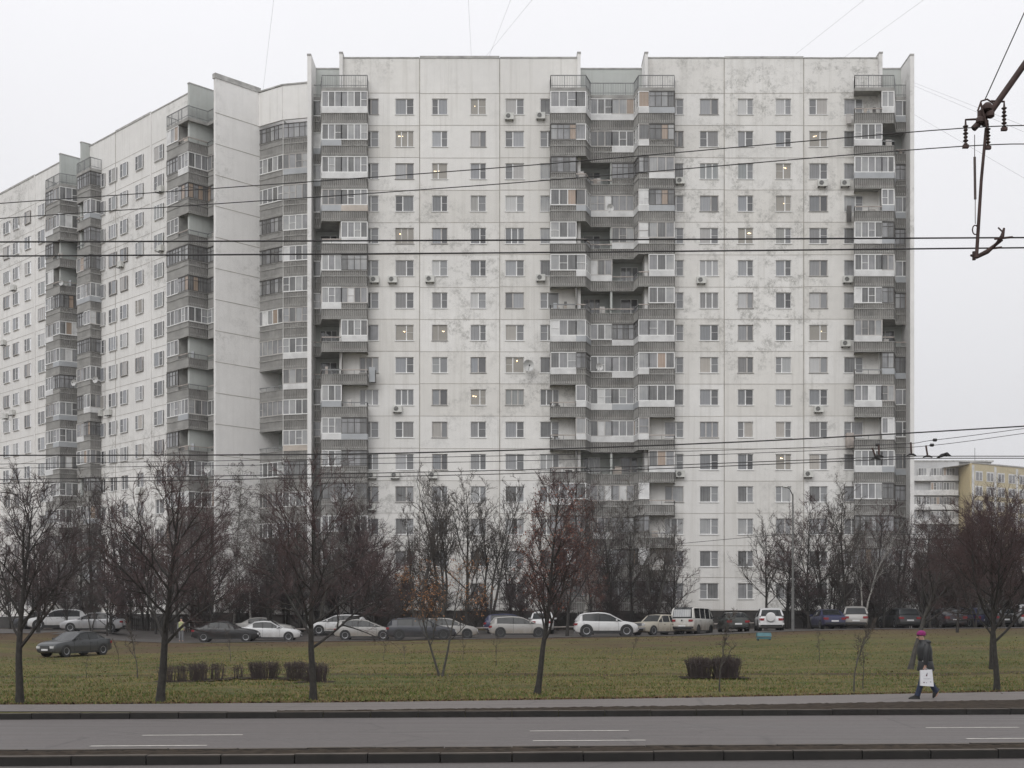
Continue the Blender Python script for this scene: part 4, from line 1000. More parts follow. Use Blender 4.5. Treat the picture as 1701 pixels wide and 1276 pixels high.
def build_car(kind, paintk, rim='alloy', steel=False):
    L, W, H, bt, gh, belt, wr, pil = KINDS[kind]; hw = W/2; pm = PT[paintk]
    body = MB(); ins = [0, .015, .04, .10, .16, .22, .30, .40, .50, .60, .70, .75, .80, .86, .92, .96, .985, 1.0]
    rings = []
    def wf(f):
        if kind == 'van': return interp(f, [0, .02, .9, .97, 1], [.96, 1, 1, .95, .88])
        return interp(f, [0, .03, .12, .85, .94, .985, 1], [.84, .93, 1, 1, .95, .84, .76])
    for f in ins:
        zt = interp(f, [a for a, b in bt], [b for a, b in bt]); zb = interp(f, [0, .04, .12, .88, .96, 1], [.34, .24, .19, .19, .22, .30]); w_ = hw*wf(f); x = (f-.5)*L
        m1 = zb+(zt-zb)*.45; hh = [(w_*.88, zb), (w_*.97, zb+.05), (w_, m1), (w_*.985, zt-.10), (w_*.95, zt-.03), (w_*.86, zt), (w_*.4, zt+.025)]
        rings.append([(x, y, z) for y, z in hh]+[(x, -y, z) for y, z in hh[::-1]])
    body.loft(rings, pm)
    gl = MB(); roofr = []
    if not any(abs(f-pil[0]) < .004 for f, z in gh): gh = sorted(gh+[(pil[0], interp(pil[0], [a for a, b in gh], [b for a, b in gh]))])
    for f, z in gh:
        x = (f-.5)*L; k = (z-belt)/(H-belt); y0 = hw*.94*wf(f); y1 = hw*(.94-.20*max(0, k)) if kind != 'van' else hw*(.94-.10*max(0, k))
        zz = max(z, belt-.02); roofr.append([(x, y0, belt-.04), (x, y1, max(belt-.03, zz-.06*k)), (x, y1*.88, zz), (x, 0, zz+.015), (x, -y1*.88, zz), (x, -y1, max(belt-.03, zz-.06*k)), (x, -y0, belt-.04)])
    for i in range(len(roofr)-1):
        a, b = roofr[i], roofr[i+1]; sl = abs(gh[i+1][1]-gh[i][1])/((gh[i+1][0]-gh[i][0])*L)
        for j in range(6):
            q = [a[j], a[j+1], b[j+1], b[j]]; side = j in (0, 5)
            if side and (gh[i+1][0] > pil[0]+.005): gl.quad(q, M['carglass'])
            elif side: body.quad(q, pm)
            elif sl > .42 and j in (2, 3): gl.quad(q, M['carglass'])
            else: body.quad(q, pm)
    ga = [f for f, z in gh]; gzv = [z for f, z in gh]
    def ghp(f, s, e=.012):
        z = interp(f, ga, gzv); k = (z-belt)/(H-belt); y1 = hw*((.94-.20*k) if kind != 'van' else (.94-.10*k)); return Vector(((f-.5)*L, s*(y1+e), z-.06*k)), Vector(((f-.5)*L, s*(hw*.94*wf(f)+e), belt-.04))
    for s in (1, -1):
        for q_, f in enumerate(pil):
            t, b_ = ghp(f, s, .004); body.tube([b_, t], [.03, .025], 5, pm if (kind in ('van', 'classic') or q_ == 0) else M['black'])
        pts = [ghp(f, s, 0)[0] for f in ga]; body.tube(pts, .035, 5, pm, cap=True)
        pts = [ghp(f, s, 0)[1] for f in ga]; body.tube(pts, .02, 4, M['black'] if not steel else M['alloy'])
        for f in (.20*1, .80):   # wheel arches
            pass
    wx = (.185, .82) if kind not in ('van',) else (.22, .80)
    arch = MB(); AR_ = .085 if kind == 'suv' else .05; SZ_ = .38 if kind == 'suv' else .27
    for f in wx:
        for s in (1, -1):
            x = (f-.5)*L; y = s*hw
            arch.loft([[(x+(wr+AR_)*math.cos(a*math.pi/12), yy, wr+(wr+AR_)*math.sin(a*math.pi/12)) for a in range(24)] for yy in (y*.70, y+s*.004)], M['black'])
    # sills, bumpers, grille, lamps
    for s in (1, -1): arch.box((wx[0]-.5)*L+wr, (wx[1]-.5)*L-wr, s*hw*.98-.03, s*hw*.98+.03, .17, SZ_, M['black'])
    arch.box(-L/2-.03, -L/2+.12, -hw*.80, hw*.80, .32, .46, M['black']); arch.box(L/2-.12, L/2+.03, -hw*.70, hw*.70, .30, .44, M['black'])
    gr = MB(); zt = interp(.985, [a for a, b in bt], [b for a, b in bt]); gr.box(L/2-.05, L/2+.02, -hw*.42, hw*.42, zt-.20, zt-.06, M['black'])
    gr.box(L/2-.04, L/2+.028, -hw*.40, hw*.40, zt-.14, zt-.125, M['alloy'])
    # door seams and handles
    for s in (1, -1):
        for f in (pil[0]+.03, pil[1], pil[-1]+.12):
            x = (f-.5)*L; body.box(x-.006, x+.006, s*hw*.995-.006, s*hw*.995+.006, .3, belt-.12, M['black'])
        for f in (pil[1]-.04, pil[-1]-.03):
            x = (f-.5)*L; body.box(x-.07, x+.07, s*hw-.01, s*hw+.025, belt-.20, belt-.17, M['black'] if kind in ('van', 'classic') else pm)
    parts = [('body', body.mesh('body', 35)), ('windows', gl.mesh('windows', 35)), ('trim', arch.mesh('trim', 35)), ('grille', gr.mesh('grille'))]
    lamps = []
    for s in (1, -1):
        b = MB(); zr_ = interp(.02, [a for a, b_ in bt], [b_ for a, b_ in bt]); b.box(-L/2-.012, -L/2+.10, s*hw*.70-.14, s*hw*.70+.14, zr_-.26, zr_-.10, M['tail']); b.box(-L/2+.03, -L/2+.2, s*hw*.90-.03, s*hw*.90+.025, zr_-.24, zr_-.10, M['tail']); lamps.append(('tail_lamp', b.mesh('tail_lamp')))
        b = MB(); b.box(L/2-.14, L/2+.008, s*hw*.62-.15, s*hw*.62+.13, zt-.18, zt-.05, M['head']); lamps.append(('headlight', b.mesh('headlight')))
        b = MB(); f = pil[-1]+.09; x = (f-.5)*L; b.box(x-.05, x+.05, s*(hw+.09)-.1, s*(hw+.09)+.1, belt, belt+.13, pm if not steel else M['black']); lamps.append(('mirror', b.mesh('mirror')))
    b = MB(); b.box(-L/2-.035, -L/2-.005, -.26, .26, .52, .63, M['plate']); lamps.append(('number_plate', b.mesh('number_plate')))
    b = MB(); b.box(L/2+.01, L/2+.04, -.26, .26, .36, .47, M['plate']); lamps.append(('number_plate', b.mesh('number_plate')))
    ty = MB(); prof = [(wr*.62, -.11), (wr*.9, -.11), (wr, -.07), (wr, .07), (wr*.9, .11), (wr*.62, .10), (wr*.6, .05)]
    ty.loft([[(r_*math.cos(a*math.pi/12), y, r_*math.sin(a*math.pi/12)) for a in range(24)] for r_, y in prof], M['tyre'], cap=False)
    rm = MB(); rmm = M['alloy'] if rim == 'alloy' else M['darkrim']
    for a in range(5 if not steel else 9):
        t = 2*math.pi*a/(5 if not steel else 9); c, s_ = math.cos(t), math.sin(t); w_ = .035
        rm.hexa([(-s_*w_, .085, c*w_), (s_*w_, .085, -c*w_), (s_*w_+c*wr*.6, .10, -c*w_+s_*wr*.6), (-s_*w_+c*wr*.6, .10, c*w_+s_*wr*.6)]+[(-s_*w_, .06, c*w_), (s_*w_, .06, -c*w_), (s_*w_+c*wr*.6, .07, -c*w_+s_*wr*.6), (-s_*w_+c*wr*.6, .07, c*w_+s_*wr*.6)], rmm)
    rm.loft([[(r_*math.cos(a*math.pi/12), y, r_*math.sin(a*math.pi/12)) for a in range(24)] for r_, y in ((wr*.66, .05), (wr*.66, .108), (wr*.56, .10), (wr*.55, .05))], rmm, cap=False)
    rm.loft([[(r_*math.cos(a*math.pi/12), y, r_*math.sin(a*math.pi/12)) for a in range(24)] for r_, y in ((wr*.6, .03), (wr*.6, .04))], M['black'])
    return parts, lamps, ty.mesh('tyre', 40), rm.mesh('rim', 30), [((f-.5)*L, s*(hw-.095), wr, s) for f in wx for s in (1, -1)]
def car(kind, paintk, label, x, D, yaw, rim='alloy', steel=False, name='parked_car', cat='car', P=None, extra=None, pitch=0, s=1):
    key = (kind, paintk, rim, steel)
    if key not in CACHE: CACHE[key] = build_car(*key)
    parts, lamps, ty, rm, wh = CACHE[key]
    P = P or gxy(x, D); P = Vector((P.x, P.y, P.z+.025))
    t = thing(name, label, cat, P, R(yaw), 'parked cars'); t.scale = (s, s, s)
    if pitch: t.rotation_euler = (0, R(pitch), R(yaw))
    for n, me in parts+lamps: link(n, me, t)
    for (wx, wy, wz, sd) in wh:
        wo = link('wheel', ty, t, (wx, wy, wz), 0 if sd > 0 else math.pi); link('rim', rm, wo)
    if extra: extra(t)
    return t
P1 = gxy(124, 74.5)
dzy = (gz(P1.x+1.6, P1.y+1.4)-gz(P1.x-1.6, P1.y-1.4))/4.2
car('sedan', 'grey', 'dark grey sedan parked on the grass at left, nose down the slope', 0, 0, 242, P=P1, pitch=math.degrees(math.atan(dzy)), s=.93)
car('sedan', 'silver', 'silver sedan at far left seen from its left side, beside a white car', 155, 99.5, 184)
car('suv', 'white', 'white car half hidden behind the silver sedan at far left', 95, 104.5, 200)
car('sedan', 'dark', 'dark car at far left behind the white car', 70, 109, 180)
car('sedan', 'black', 'black saloon parked beside the road end of the grass, in front of the white sedan', 376, 93.5, 4)
car('sedan', 'white', 'clean white sedan partly hidden by the black saloon', 448, 97.5, 3)
car('sedan', 'champagne', 'beige car behind the white sedan, only its roof showing', 440, 103, 0)
car('hatch', 'white', 'white tall car behind the branches, left of the dirty pale hatchback', 562, 104, 185, s=1.05)
car('hatch', 'champagne', 'dirty pale hatchback behind the branches of the pavement tree', 606, 97.5, 2)
car('hatch', 'champagne', 'beige hatchback mostly hidden behind the dark estate car', 745, 97.5, 0, rim='darkrim')
car('wagon', 'dark', 'dark estate car with bright window trim behind the orange leaved sapling', 700, 92.6, 3, rim='darkrim', steel=False)
car('hatch', 'champagne', 'silver hatchback with a red tail lamp, left of the middle leaning tree', 862, 96.5, 2, rim='darkrim')
car('hatch', 'blue', 'dark car behind the silver hatchback, only roof and window showing', 850, 104, 0)
def ring(t):
    b = MB(); b.loft([[(-2.21, .38*math.cos(a*math.pi/12)*r_*1.9, 1.12+.38*math.sin(a*math.pi/12)*r_) for a in range(24)] for r_ in (1.25, 1.1)], M['pwhite'], cap=False); link('rear_frame', b.mesh('rear_frame'), t)
car('suv', 'white', 'small white off roader behind the middle leaning tree, seen from behind', 901, 104, 88)
car('suv', 'white', 'bright white crossover with silver wheels in the middle of the car row', 1006, 93, 0)
def gcl(t):
    for s in (1, -1):
        b = MB(); b.loft([[(2.345+e, s*.66+.10*math.cos(a*math.pi/8), .76+.10*math.sin(a*math.pi/8)) for a in range(16)] for e in (-.03, .03)], M['head']); link('headlight', b.mesh('headlight'), t)
    b = MB(); b.box(2.33, 2.38, -.5, .5, .66, .86, M['alloy'])
    for q in range(9): b.box(2.36, 2.39, -.48+q*.115, -.44+q*.115, .68, .84, M['black'])
    b.box(2.36, 2.46, -.84, .84, .44, .54, M['alloy']); link('radiator_grille', b.mesh('radiator_grille'), t)
car('classic', 'beige', 'old cream coloured classic sedan facing the grass, beside the white van', 1094, 97, 222, steel=True, extra=gcl)
def vanx(t):
    b = MB(); b.quad([(-2.315, -.68, 1.24), (-2.315, .68, 1.24), (-2.18, .64, 1.78), (-2.18, -.64, 1.78)], M['gcurt']); link('rear_window', b.mesh('rear_window'), t)
    b = MB(); b.box(-2.40, -2.28, -.88, .88, .40, .54, M['black']); link('bumper', b.mesh('bumper'), t)
    b = MB(); b.loft([[(-2.33+e, .06*math.cos(a*math.pi/8), .98+.06*math.sin(a*math.pi/8)) for a in range(16)] for e in (-.02, 0)], M['black']); link('badge', b.mesh('badge'), t)
car('van', 'whitevan', 'dirty white van with curtained rear window, rear corner towards the road', 1151, 98.5, 62, steel=True, extra=vanx, name='parked_van', cat='van', rim='darkrim')
car('sedan', 'green', 'dark grey green sedan seen from behind, right of the white van', 1218, 99, 90)
def spare(t):
    b = MB(); b.loft([[(-2.22-e, .06+r_*math.cos(a*math.pi/12), .98+r_*math.sin(a*math.pi/12)) for a in range(24)] for e, r_ in ((0, .34), (.16, .34), (.2, .30), (.21, .05))], M['pwhite']); link('spare_wheel_cover', b.mesh('spare_wheel_cover', 30), t)
    b = MB(); b.box(-2.30, -2.2, -.9, .9, .42, .56, M['pwhite']); link('bumper', b.mesh('bumper'), t)
car('suv', 'white', 'white off roader from behind with a white spare wheel cover, above the teal bin', 1277, 98, 84, steel=True, rim='darkrim', extra=spare)
car('sedan', 'blue', 'navy sedan seen from behind with a white plate, right of the lamp post', 1373, 99, 92)
car('suv', 'champagne', 'dirt covered pale crossover seen from behind, right of the navy sedan', 1418, 99.5, 80)
car('hatch', 'grey', 'grey hatchback facing the building beside the right corner of the frontal block', 1493, 100, 96)
car('sedan', 'dark', 'dark sedan behind the head of the walker', 1570, 99, 92)
car('hatch', 'white', 'light car behind branches right of the walker', 1598, 107, 80)
car('wagon', 'blue', 'dark blue car behind branches below the white far block', 1612, 101, 100)
car('sedan', 'black', 'black car behind the two trunks near the right edge', 1652, 99, 90)
car('suv', 'silver', 'silver car cut by the right edge', 1700, 97, 85)
# ---------------------------------------------------------------- street lamp, bin, rails, fence
M['lamppost'] = simple('lamp_post_paint', (.12, .12, .115), .7, .3, 2)
P = gxy(1317, 93); b = MB(); b.tube([(0, 0, -.1), (0, 0, 3)], [.11, .10], 12, M['lamppost']); t = thing('street_lamp', 'tall grey lamp post between the white off roader and the navy sedan', 'street lamp', P)
b.tube([(0, 0, 3), (0, 0, 9.6)], [.07, .05], 12, M['lamppost']); b.tube([(0, 0, 9.5), (-.3, -.4, 9.9), (-.6, -.9, 9.95)], .035, 6, M['railgrey']); obj('pole', b, t)
b = MB(); b.loft([[(-.6-.5*k*.6, -.9-.5*k*.7, 9.93), (-.6-.5*k*.6+.1*w_, -.9-.5*k*.7, 9.97), (-.6-.5*k*.6, -.9-.5*k*.7, 10.05), (-.6-.5*k*.6-.1*w_, -.9-.5*k*.7, 9.97)] for k, w_ in ((0, .5), (.3, 1), (.8, 1.1), (1, .4))], M['acwhite']); obj('lamp_head', b, t)
TEAL = simple('teal_painted_metal', (.045, .13, .15), .5, .2, 4)
P = ground_at(1270, 1064); t = thing('litter_bin', 'small teal metal box with a lid on the grass below the white off roader', 'bin', P); s_ = P.y/F
b = MB(); w_ = 11*s_; b.box(-w_, w_, 0, .5, .08, 6*s_, TEAL); 
for x_ in (-w_+.05, w_-.05): b.box(x_-.03, x_+.03, .05, .45, -.05, .08, M['black'])
obj('body', b, t); b = MB(); b.hexa([(-w_-.03, -.05, 6.8*s_), (w_+.03, -.05, 6.8*s_), (w_+.03, .55, 6.8*s_), (-w_-.03, .55, 6.8*s_), (-w_, .08, 13*s_), (w_, .08, 13*s_), (w_, .5, 13*s_), (-w_, .5, 13*s_)], TEAL); obj('lid', b, t)
def rail(x0, x1, D, label, h=.55):
    b = MB(); n = max(2, int((x1-x0)/45)); pts = []
    for i in range(n+1):
        q = gxy(x0+(x1-x0)*i/n, D); pts.append(q+Vector((0, 0, h))); b.tube([q-Vector((0, 0, .1)), q+Vector((0, 0, h))], .03, 5, M['railgrey'])
    b.tube(pts, .035, 6, M['rail'])
    tag(obj('low_rail', b), label, 'rail', 'low pipe rails behind the cars')
rail(478, 560, 103, 'low pipe rail behind the gap right of the white sedan'); rail(770, 955, 102, 'long low pipe rail behind the silver hatchback'); rail(1180, 1300, 103.5, 'low pipe rail behind the grey green sedan')
def fence(x0, x1, D, label, h=1.5):
    b = MB(); X = (x0-HX)/F*D; X1 = (x1-HX)/F*D; rr2 = random.Random(int(x0)); wd = simple('dark_fence_wood', (.035, .031, .028), .9, .3, 3)
    org_ = Vector((X, D, gz(X, D))); x = X
    root = thing('fence', label, 'fence', org_, 0, 'dark picket fences at the foot of the blocks')
    while x < X1:
        z = gz(x, D)-org_.z; hh = h*rr2.uniform(.93, 1.03); b.box(x-org_.x, x-org_.x+.10, 0, .02, z, z+hh, wd); x += .15
    obj('pickets', b, root); b = MB()
    for zz in (.35, h-.3): b.hexa([(0, .021, zz), (X1-X, .021, zz+gz(X1, D)-org_.z), (X1-X, .06, zz+gz(X1, D)-org_.z), (0, .06, zz)]+[(0, .021, zz+.07), (X1-X, .021, zz+.07+gz(X1, D)-org_.z), (X1-X, .06, zz+.07+gz(X1, D)-org_.z), (0, .06, zz+.07)], wd)
    obj('fence_rails', b, root)
fence(905, 1090, 108.5, 'dark picket fence behind the white crossover'); fence(1300, 1410, 108.5, 'dark picket fence behind the lamp post'); fence(210, 330, 107, 'low dark fence left of the black saloon', 1.1); fence(1430, 1700, 109, 'dark fence behind the cars at right')
# ================================================================ overhead lines
WB = simple('black_cable', (.018, .016, .016), .6, .2, 2, obj=False); WR = simple('rusty_iron', (.05, .028, .024), .8, .4, 6, obj=False); WI = simple('brown_insulator', (.045, .028, .022), .35, .3, 8, obj=False)
def wire(name, pts, r, label, cat='cable', group=None, m=None):
    P = [at(*p) for p in pts]; out = []
    # Catmull-Rom through the points
    for i in range(len(P)-1):
        p0 = P[max(i-1, 0)]; p1 = P[i]; p2 = P[i+1]; p3 = P[min(i+2, len(P)-1)]
        for k_ in range(10):
            t = k_/10; out.append(.5*((2*p1)+(p2-p0)*t+(2*p0-5*p1+4*p2-p3)*t*t+(3*p1-p0-3*p2+p3)*t**3))
    out.append(P[-1]); b = MB(); b.tube(out, r, 6, m or WB); return tag(obj(name, b, smooth=60), label, cat, group)
W1 = 'overhead cables'
wire('overhead_cable', [(-300, 361, 17), (0, 338, 16.5), (800, 281, 15.2), (1600, 213, 14), (1760, 217, 13.8)], .0055, 'upper thin cable running from the left roofs up to the bracket insulators', group=W1)
wire('overhead_cable', [(-300, 386, 17), (0, 363, 16.6), (800, 308, 15.3), (1600, 243, 14.1), (1760, 249, 13.9)], .0055, 'second thin cable just below the uppermost one', group=W1)
wire('overhead_cable', [(-300, 403, 14), (0, 402, 14), (850, 399, 14), (1760, 394.5, 14)], .0085, 'upper one of the pair of thick level trolley wires', group=W1)
wire('overhead_cable', [(-300, 428, 14.4), (0, 425.5, 14.4), (850, 420, 14.4), (1760, 411, 14.4)], .0085, 'lower one of the pair of thick level trolley wires', group=W1)
wire('overhead_cable', [(-200, 757, 26), (0, 756.5, 26), (510, 755, 26), (850, 748, 26), (1200, 735.5, 26), (1500, 720, 26), (1800, 702, 26)], .014, 'thick black cable rising to the right across the lower windows', group=W1)
wire('overhead_cable', [(-200, 772, 25), (0, 771, 25), (850, 757, 25), (1440, 740, 25), (1553, 731, 25), (1701, 712, 25), (1760, 704, 25)], .006, 'upper thin cable just under the thick black one', group=W1)
wire('overhead_cable', [(-200, 780, 25.5), (0, 778, 25.5), (850, 766, 25.5), (1420, 746, 25.5), (1548, 740, 25.5), (1701, 720, 25.5), (1760, 712, 25.5)], .006, 'lower thin cable just under the thick black one', group=W1)
wire('overhead_cable', [(-200, 800, 25), (0, 797, 25), (850, 781, 25), (1455, 760, 25), (1560, 758, 25), (1760, 758, 25)], .0085, 'upper trolley wire of the far roadway', group=W1)
wire('overhead_cable', [(-200, 806, 25.4), (0, 803, 25.4), (850, 787, 25.4), (1455, 764, 25.4), (1560, 761.5, 25.4), (1760, 761.5, 25.4)], .0085, 'lower trolley wire of the far roadway', group=W1)
wire('overhead_cable', [(600, 812, 90), (830, 806, 90), (1100, 905, 88)], .016, 'slack service cable between the trees', group=W1) if False else None
wire('overhead_cable', [(1100, 906, 90), (1230, 894, 90), (1330, 887, 90), (1520, 888, 90), (1760, 892, 88)], .018, 'thin service cable from the lamp post over the right trees', group=W1)
for i, (a, b_, l) in enumerate((((437, 150, 121), (457, -20, 90), 'faint antenna wire above the blank end wall'), ((783, 96, 115), (777, -20, 95), 'faint vertical antenna wire above the frontal block'), ((806, 95, 115), (892, -10, 90), 'faint slanting antenna wire above the frontal block'), ((812, 95, 115), (852, -10, 92), 'second slanting antenna wire above the frontal block'), ((1322, 90, 115), (1448, -10, 90), 'faint antenna wire above the right half of the roof'), ((1400, 97, 115), (1548, -10, 90), 'faint antenna wire nearest the right roof corner'), ((1517, 137, 115), (1760, 232, 70), 'upper faint wire descending right from the roof corner'), ((1517, 142, 115), (1760, 244, 70), 'lower faint wire descending right from the roof corner'), ((1518, 190, 115), (1760, 330, 70), 'faint wire descending right below two others'))):
    wire('antenna_wire', [a, b_], .0075, l, 'wire', 'antenna wires', M['railgrey'])
# bracket with insulators, distance 14 m
bo = at(1660, 170, 14); br = thing('overhead_line_bracket', 'rusty bracket with hanging rods and insulators holding the trolley wires at top right', 'bracket', bo)
def T(name, pts, r, m=WR, parent=None, n=8, D=14):
    b = MB(); b.tube([at(p[0], p[1], p[2] if len(p) > 2 else D)-bo for p in pts], r, n, m); return obj(name, b, parent or br, smooth=50)
T('arm', [(1860, -110), (1701, 108), (1648, 183), (1617, 214)], .033)
T('stay_cable', [(1636, 166), (1701, 22), (1760, -110)], .006, WB)
T('strut', [(1638, 213), (1630, 300), (1622, 428)], [.016, .017, .02])
T('hanging_rod', [(1619, 224), (1619, 262)], .004); T('hanging_rod', [(1619, 261), (1620, 331)], .014, WI); T('hanging_rod', [(1620, 331), (1620, 372)], .004)
b = MB(); cx = at(1620, 382, 14)-bo; b.tube([(cx.x+.03*math.cos(a*.628), cx.y, cx.z+.05*math.sin(a*.628)) for a in range(11)], .007, 5, WR); obj('link', b, br)
b = MB()
for (x, y, r) in ((1632, 190, .055), (1640, 178, .05), (1628, 200, .045), (1645, 190, .045), (1636, 204, .04)):
    p = at(x, y, 14+((x*7) % 5-2)*.02)-bo; b.loft([[(p.x+r*math.cos(a*math.pi/4)*k, p.y+r*math.sin(a*math.pi/4)*k, p.z+dz*r) for a in range(8)] for dz, k in ((-.9, .45), (-.5, 1), (.4, 1), (.9, .5))], WR)
b.tube([at(1624, 185, 14)-bo, at(1630, 168, 14)-bo, at(1640, 165, 14)-bo, at(1650, 172, 14)-bo], .01, 6, WR); b.tube([at(1629, 171, 13.95)-bo, at(1640, 214, 13.95)-bo], .012, 6, WR)
obj('clamp', b, br, smooth=50)
for (x, y0, y1, hx, hy) in ((1604, 207, 243, 1625, 198), (1668, 177, 214, 1646, 168), (1641, 212, 245, 1638, 205)):
    b = MB(); pa = at(hx, hy, 14)-bo; pm_ = at(x, hy+1, 14)-bo; pt = at(x, y0, 14)-bo; b.tube([pa, (pa+pm_)/2, pm_, pt], .011, 6, WR); pb = at(x, y1, 14)-bo
    for k_ in range(6):
        z0 = pt.z+(pb.z-pt.z)*(k_+.15)/6; z1 = pt.z+(pb.z-pt.z)*(k_+.85)/6; rr_ = .03 if k_ % 2 == 0 else .024
        b.loft([[(pt.x+q*math.cos(a*math.pi/5), pt.y+q*math.sin(a*math.pi/5), z) for a in range(10)] for z, q in ((z0, .016), ((z0+z1)/2, rr_), (z1, .016))], WI)
    b.tube([pt, pb], .012, 6, WI); b.box(pb.x-.03, pb.x+.03, pb.y-.02, pb.y+.02, pb.z-.02, pb.z+.012, WR); obj('insulator', b, br, smooth=40)
b = MB(); b.tube([at(p[0], p[1], 14.2)-bo for p in ((1612, 424), (1622, 427), (1640, 418), (1652, 408), (1664, 398))], [.012, .022, .026, .018, .02], 8, WR)
b.tube([at(1650, 412, 14.2)-bo, at(1665, 392, 14.0)-bo, at(1668, 379, 14.0)-bo], [.012, .024, .012], 6, WR); b.tube([at(1652, 397, 14)-bo, at(1682, 394, 14)-bo], .012, 6, WR); b.tube([at(1646, 413, 14.4)-bo, at(1664, 411, 14.4)-bo], .012, 6, WR); b.tube([at(1658, 378, 14)-bo, at(1668, 388, 14)-bo], .009, 6, WR); b.tube([at(1618, 418, 14.2)-bo, at(1618, 432, 14.2)-bo], .02, 8, WR)
obj('wire_clamp', b, br, smooth=50)
def hanger(x, y, xt, yt, D, label):
    o_ = at(x, y, D); t = thing('wire_hanger', label, 'wire hanger', o_, 0, 'hangers on the far trolley wires')
    b = MB(); b.tube([at(xt, yt, D)-o_, at(x, y-2, D)-o_], .018, 6, WR); obj('rod', b, t)
    b = MB(); b.tube([at(x-8, y, D)-o_, at(x-3, y-2, D)-o_, at(x+3, y-2, D)-o_, at(x+8, y, D)-o_], [.008, .022, .022, .008], 6, WB); obj('clip', b, t)
hanger(1455, 763, 1449, 744, 25.4, 'leftmost hanger on the far trolley wires, slanted'); hanger(1460, 759, 1460, 739, 25, 'upright hanger close to the slanted one'); hanger(1514, 757, 1513, 735, 25, 'upright hanger at the right corner of the block'); hanger(1541, 760, 1538, 740, 25.4, 'hanger against the sky right of the block')
o_ = at(1567, 758, 25); b = MB(); b.tube([at(1556, 761, 25.3)-o_, at(1564, 757, 25.1)-o_, at(1574, 754, 25)-o_, at(1580, 758, 25)-o_], [.01, .035, .03, .01], 7, WB); b.tube([at(1571, 752, 25)-o_, at(1574, 758, 25)-o_], .025, 6, WB); tag(obj('wire_crossing', b, loc=o_), 'dark clamp joining the two far trolley wires right of the block', 'wire clamp')
for x, y, l in ((1553, 731, 'upper bead insulator on the thin cables at right'), (1548, 739.5, 'lower bead insulator on the thin cables at right'), (1458, 739, 'bead insulator on a thin cable before the right balconies')):
    o_ = at(x, y, 25.2); b = MB(); b.tube([Vector((-.03, 0, 0)), Vector((-.02, 0, 0)), Vector((.02, 0, 0)), Vector((.03, 0, 0))], [.01, .03, .03, .01], 8, WB); o2 = obj('insulator_bead', b, loc=o_); o2.scale = (1.4, 1.4, 1); tag(o2, l, 'insulator', 'bead insulators')
# ================================================================ people
def ell(b, c, r, m, n=14, k=9, tilt=0):
    rings = []
    for i in range(k+1):
        ph = -math.pi/2+math.pi*i/k; z = math.sin(ph)*r[2]; q = max(.02, math.cos(ph))
        rings.append([(c[0]+q*r[0]*math.cos(2*math.pi*a/n)+z*tilt, c[1]+q*r[1]*math.sin(2*math.pi*a/n), c[2]+z) for a in range(n)])
    b.loft(rings, m)
def skin_body(name, J, E, mat, parent, root=0):
    me = bpy.data.meshes.new(name); me.from_pydata([j[0] for j in J], E, []); o = bpy.data.objects.new(name, me); C.objects.link(o)
    md = o.modifiers.new('skin', 'SKIN'); md.use_smooth_shade = True
    for i, j in enumerate(J):
        sv = me.skin_vertices[0].data[i]; sv.radius = (j[1], j[1]) if isinstance(j[1], float) else j[1]; sv.use_root = (i == root)
    sb = o.modifiers.new('sub', 'SUBSURF'); sb.levels = 1; sb.render_levels = 2
    me.materials.append(mat); o.parent = parent; return o
SK = simple('skin', (.42, .25, .19), .55, .08, 8); COAT = simple('black_quilted_coat', (.016, .017, .018), .55, .3, 10); JEAN = simple('dark_blue_jeans', (.017, .024, .05), .85, .3, 12); BOOT = simple('black_boots', (.015, .015, .015), .5, .2); HAT = simple('magenta_knit_hat', (.20, .018, .11), .95, .35, 22)
pp = at(1537, 1160, 33.6); pp.z = .004
pr = thing('person', 'person in a magenta knit hat, dark hooded coat and jeans walking left on the pavement', 'person', pp)
# local: -x is forward
J = [((0, 0, .90), (.13, .12)), ((-.01, 0, 1.08), (.12, .11)), ((-.02, 0, 1.27), (.13, .12)), ((-.045, 0, 1.40), (.07, .07)), ((-.08, 0, 1.48), (.052, .055)), ((-.115, 0, 1.57), (.085, .078)), ((-.12, 0, 1.64), (.07, .07)),
     ((-.02, -.17, 1.36), .055), ((-.05, -.21, 1.10), .045), ((-.06, -.20, .88), .034), ((-.065, -.20, .80), (.028, .036)),
     ((-.02, .17, 1.36), .055), ((.10, .21, 1.12), .045), ((-.03, .22, .93), .034), ((-.07, .22, .86), (.028, .036)),
     ((-.02, -.09, .82), .09), ((-.10, -.09, .50), .062), ((-.22, -.09, .12), .042), ((-.26, -.09, .05), .04), ((-.38, -.09, .035), .03),
     ((.03, .09, .82), .09), ((.08, .09, .52), .062), ((.30, .09, .22), .042), ((.335, .09, .14), .04), ((.27, .09, .045), .03)]
E = [(0,1),(1,2),(2,3),(3,4),(4,5),(5,6),(3,7),(7,8),(8,9),(9,10),(3,11),(11,12),(12,13),(13,14),(0,15),(15,16),(16,17),(17,18),(18,19),(0,20),(20,21),(21,22),(22,23),(23,24)]
for hand, s in ((10, -1), (14, 1)):
    c = Vector(J[hand][0])
    for q in range(4):
        base_ = len(J); L_ = (.036, .04, .038, .03)[q]; xo = -.027+q*.018
        J += [((c.x+xo, c.y, c.z-.045), .009), ((c.x+xo-.006, c.y-s*.014, c.z-.045-L_), .0085), ((c.x+xo-.004, c.y-s*.035, c.z-.05-L_*.95), .007)]
        E += [(hand, base_), (base_, base_+1), (base_+1, base_+2)]
    base_ = len(J); J += [((c.x-.04, c.y-s*.01, c.z-.02), .010), ((c.x-.05, c.y-s*.025, c.z-.055), .008)]; E += [(hand, base_), (base_, base_+1)]
body = skin_body('body', J, E, SK, pr)
fb_ = MB(); ell(fb_, (-.205, 0, 1.565), (.02, .014, .024), SK); 
